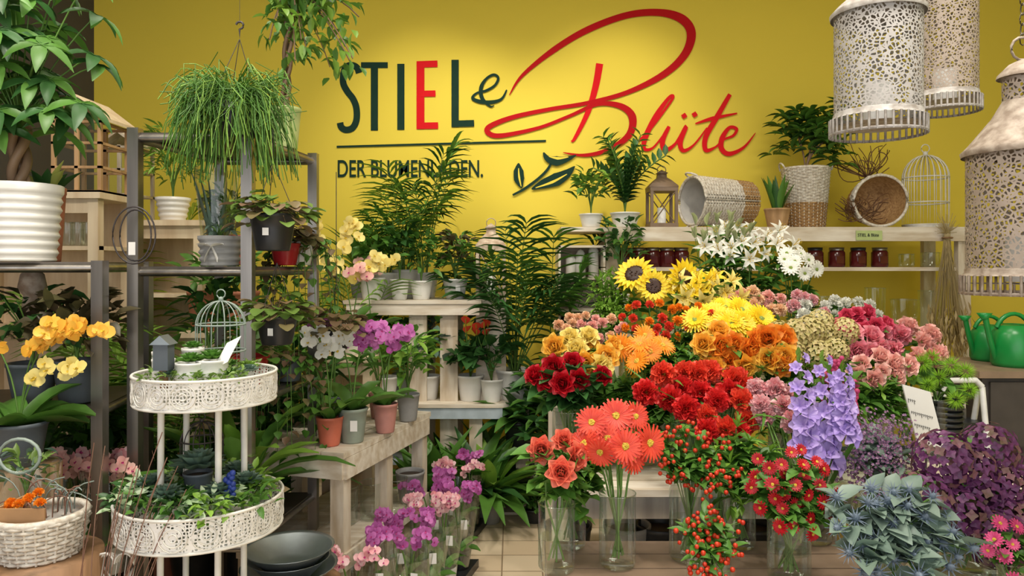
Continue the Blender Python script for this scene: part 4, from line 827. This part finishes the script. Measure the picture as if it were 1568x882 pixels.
for i,(u,d,h) in enumerate(((150,3.2,.8),(110,3.15,.7),(460,3.65,1.0),(410,3.5,1.0),(370,3.4,.5),(300,3.4,.5))):
    potted('potted_tall_foliage_plant',u,d,0,.12,.26,'black_pot',lambda b,x,y,z:bush(b,x,y,z,.2,h,220,.12,.06,'leaf_mid','leaf',10,'leaf_dark'))
b=B(); x=X(80,2.9); lathe(b,x,2.78,1.02,[(.001,0),(.05,0),(.05,.02),(.02,.04),(.02,.30),(.035,.33),(.03,.37),(.05,.40),(.04,.45),(.012,.48),(.02,.5),(.001,.53)],'lantern_w',16); b.build('carved_wood_finial')
# ================================================================ HANGING LANTERNS
def hlantern(name,x,y,z,r,hb,fm,rim,cone=.09):
    b=B(); n=40
    lathe(b,x,y,z+.055,[(r,0),(r,hb)],fm,40)
    lathe(b,x,y,z+.05,[(r*1.10,0),(r*1.02,.008),(r*1.02,.016),(r*1.0,.02)],rim,40)
    lathe(b,x,y,z,[(r*1.09,0),(r*1.12,.004),(r*1.10,.009)],rim,40)
    for i in range(n): a=2*math.pi*i/n; c,s=math.cos(a)*r*1.09,math.sin(a)*r*1.09; tube(b,[(x+c,y+s,z),(x+c,y+s,z+.052)],.0042,rim,4)
    zt=z+.055+hb
    lathe(b,x,y,zt,[(r*1.08,-.012),(r*1.1,0),(r*1.02,.01),(r*.95,.02)],rim,40); lathe(b,x,y,zt+.02,[(r*.95,0),(r*.55,cone*.6),(r*.36,cone)],rim,32)
    lathe(b,x,y,zt+.02+cone,[(r*.36,0),(r*.36,.06)],fm,24); lathe(b,x,y,zt+.08+cone,[(r*.46,0),(r*.44,.01),(r*.25,.035),(.001,.05)],rim,24)
    zc=zt+.13+cone; tube(b,[(x+.03*math.cos(t),y,zc+.025+.03*math.sin(t)) for t in np.linspace(0,6.28,14)],.004,rim,4)
    k=0; zz_=zc+.05
    while zz_<3.88:
        a=(k%2)*1.57; tube(b,[(x+.008*math.cos(t)*math.cos(a),y+.008*math.cos(t)*math.sin(a),zz_+.016*math.sin(t)) for t in np.linspace(0,6.28,9)],.0018,'steeldark',3); zz_+=.026;k+=1
    lathe(b,x,y,z+.03,[(.001,0),(r*1.0,0)],rim,24)
    lathe(b,x,y,z+.035,[(.04,0),(.04,.12),(.001,.12)],'card',16)
    b.build(name)
hlantern('hanging_filigree_lantern',X(1344,2.2),2.2,Z(208,2.2),.122,.315,'fili','lantern_m',.07)
hlantern('hanging_filigree_lantern',X(1447,2.7),2.7,Z(172,2.7),.108,.42,'fili_b','lantern_m')
hlantern('hanging_filigree_lantern',X(1566,1.9),1.9,Z(452,1.9),.128,.32,'fili_b','lantern_m2',.11)
# ================================================================ LIGHT + CAMERA
def area(n,x,y,z,sx,sy,p,c,rot=(0,0,0)):
    l=bpy.data.lights.new(n,'AREA'); l.shape='RECTANGLE'; l.size=sx; l.size_y=sy; l.energy=p; l.color=c; o=bpy.data.objects.new(n,l); o.location=(x,y,z); o.rotation_euler=rot; bpy.context.collection.objects.link(o)
area('ceiling_light_panel',-1.2,1.2,3.85,1.2,.8,54,(1,.92,.80)); area('ceiling_light_panel',1.3,1.4,3.85,1.2,.8,54,(1,.92,.80)); area('ceiling_light_panel',-1.2,3.0,3.85,1.2,.6,30,(1,.92,.80)); area('ceiling_light_panel',1.2,3.0,3.85,1.2,.6,18,(1,.92,.80))
area('shopfront_daylight',0.3,-2.3,2.0,6,3,95,(.98,.98,1),(math.pi/2,0,0))
def spot(n,p,t,e,ang,c=(1,.92,.78)):
    l=bpy.data.lights.new(n,'SPOT'); l.energy=e; l.spot_size=ang; l.spot_blend=.95; l.shadow_soft_size=.05; l.color=c; o=bpy.data.objects.new(n,l); o.location=p
    from mathutils import Vector
    o.rotation_euler=(Vector(t)-Vector(p)).to_track_quat('-Z','Y').to_euler(); bpy.context.collection.objects.link(o)
spot('ceiling_spotlight',(-.7,4.0,3.8),(-.6,5.6,2.2),80,1.1); spot('ceiling_spotlight',(.7,4.0,3.8),(.8,5.6,2.3),88,1.1); spot('ceiling_spotlight',(-.1,4.2,3.8),(-.1,5.6,1.9),55,1.2)
for x,y in((.8,1.6),(1.6,2.0),(-1.0,1.5),(-1.5,1.6),(.3,3.2),(1.2,1.2),(-.6,3.2)): spot('ceiling_spotlight',(x,y,3.8),(x*1.0,y+.9,1),62,1.1,(1,.93,.82))
w=bpy.data.worlds.new('world'); bpy.context.scene.world=w; w.use_nodes=True; w.node_tree.nodes['Background'].inputs[0].default_value=(.95,.97,1,1); w.node_tree.nodes['Background'].inputs[1].default_value=.5
cd=bpy.data.cameras.new('camera'); cam=bpy.data.objects.new('camera',cd); bpy.context.collection.objects.link(cam); cam.location=(0,0,1.5); cam.rotation_euler=(math.pi/2,0,0); cd.sensor_width=36; cd.lens=36*1120/1568; cd.shift_y=-(441-408)/1568.0; cd.clip_start=.05
bpy.context.scene.camera=cam
bpy.context.scene.view_settings.view_transform='Standard'
print('VERTS',sum(len(o.data.vertices) for o in bpy.data.objects if o.type=='MESH'))
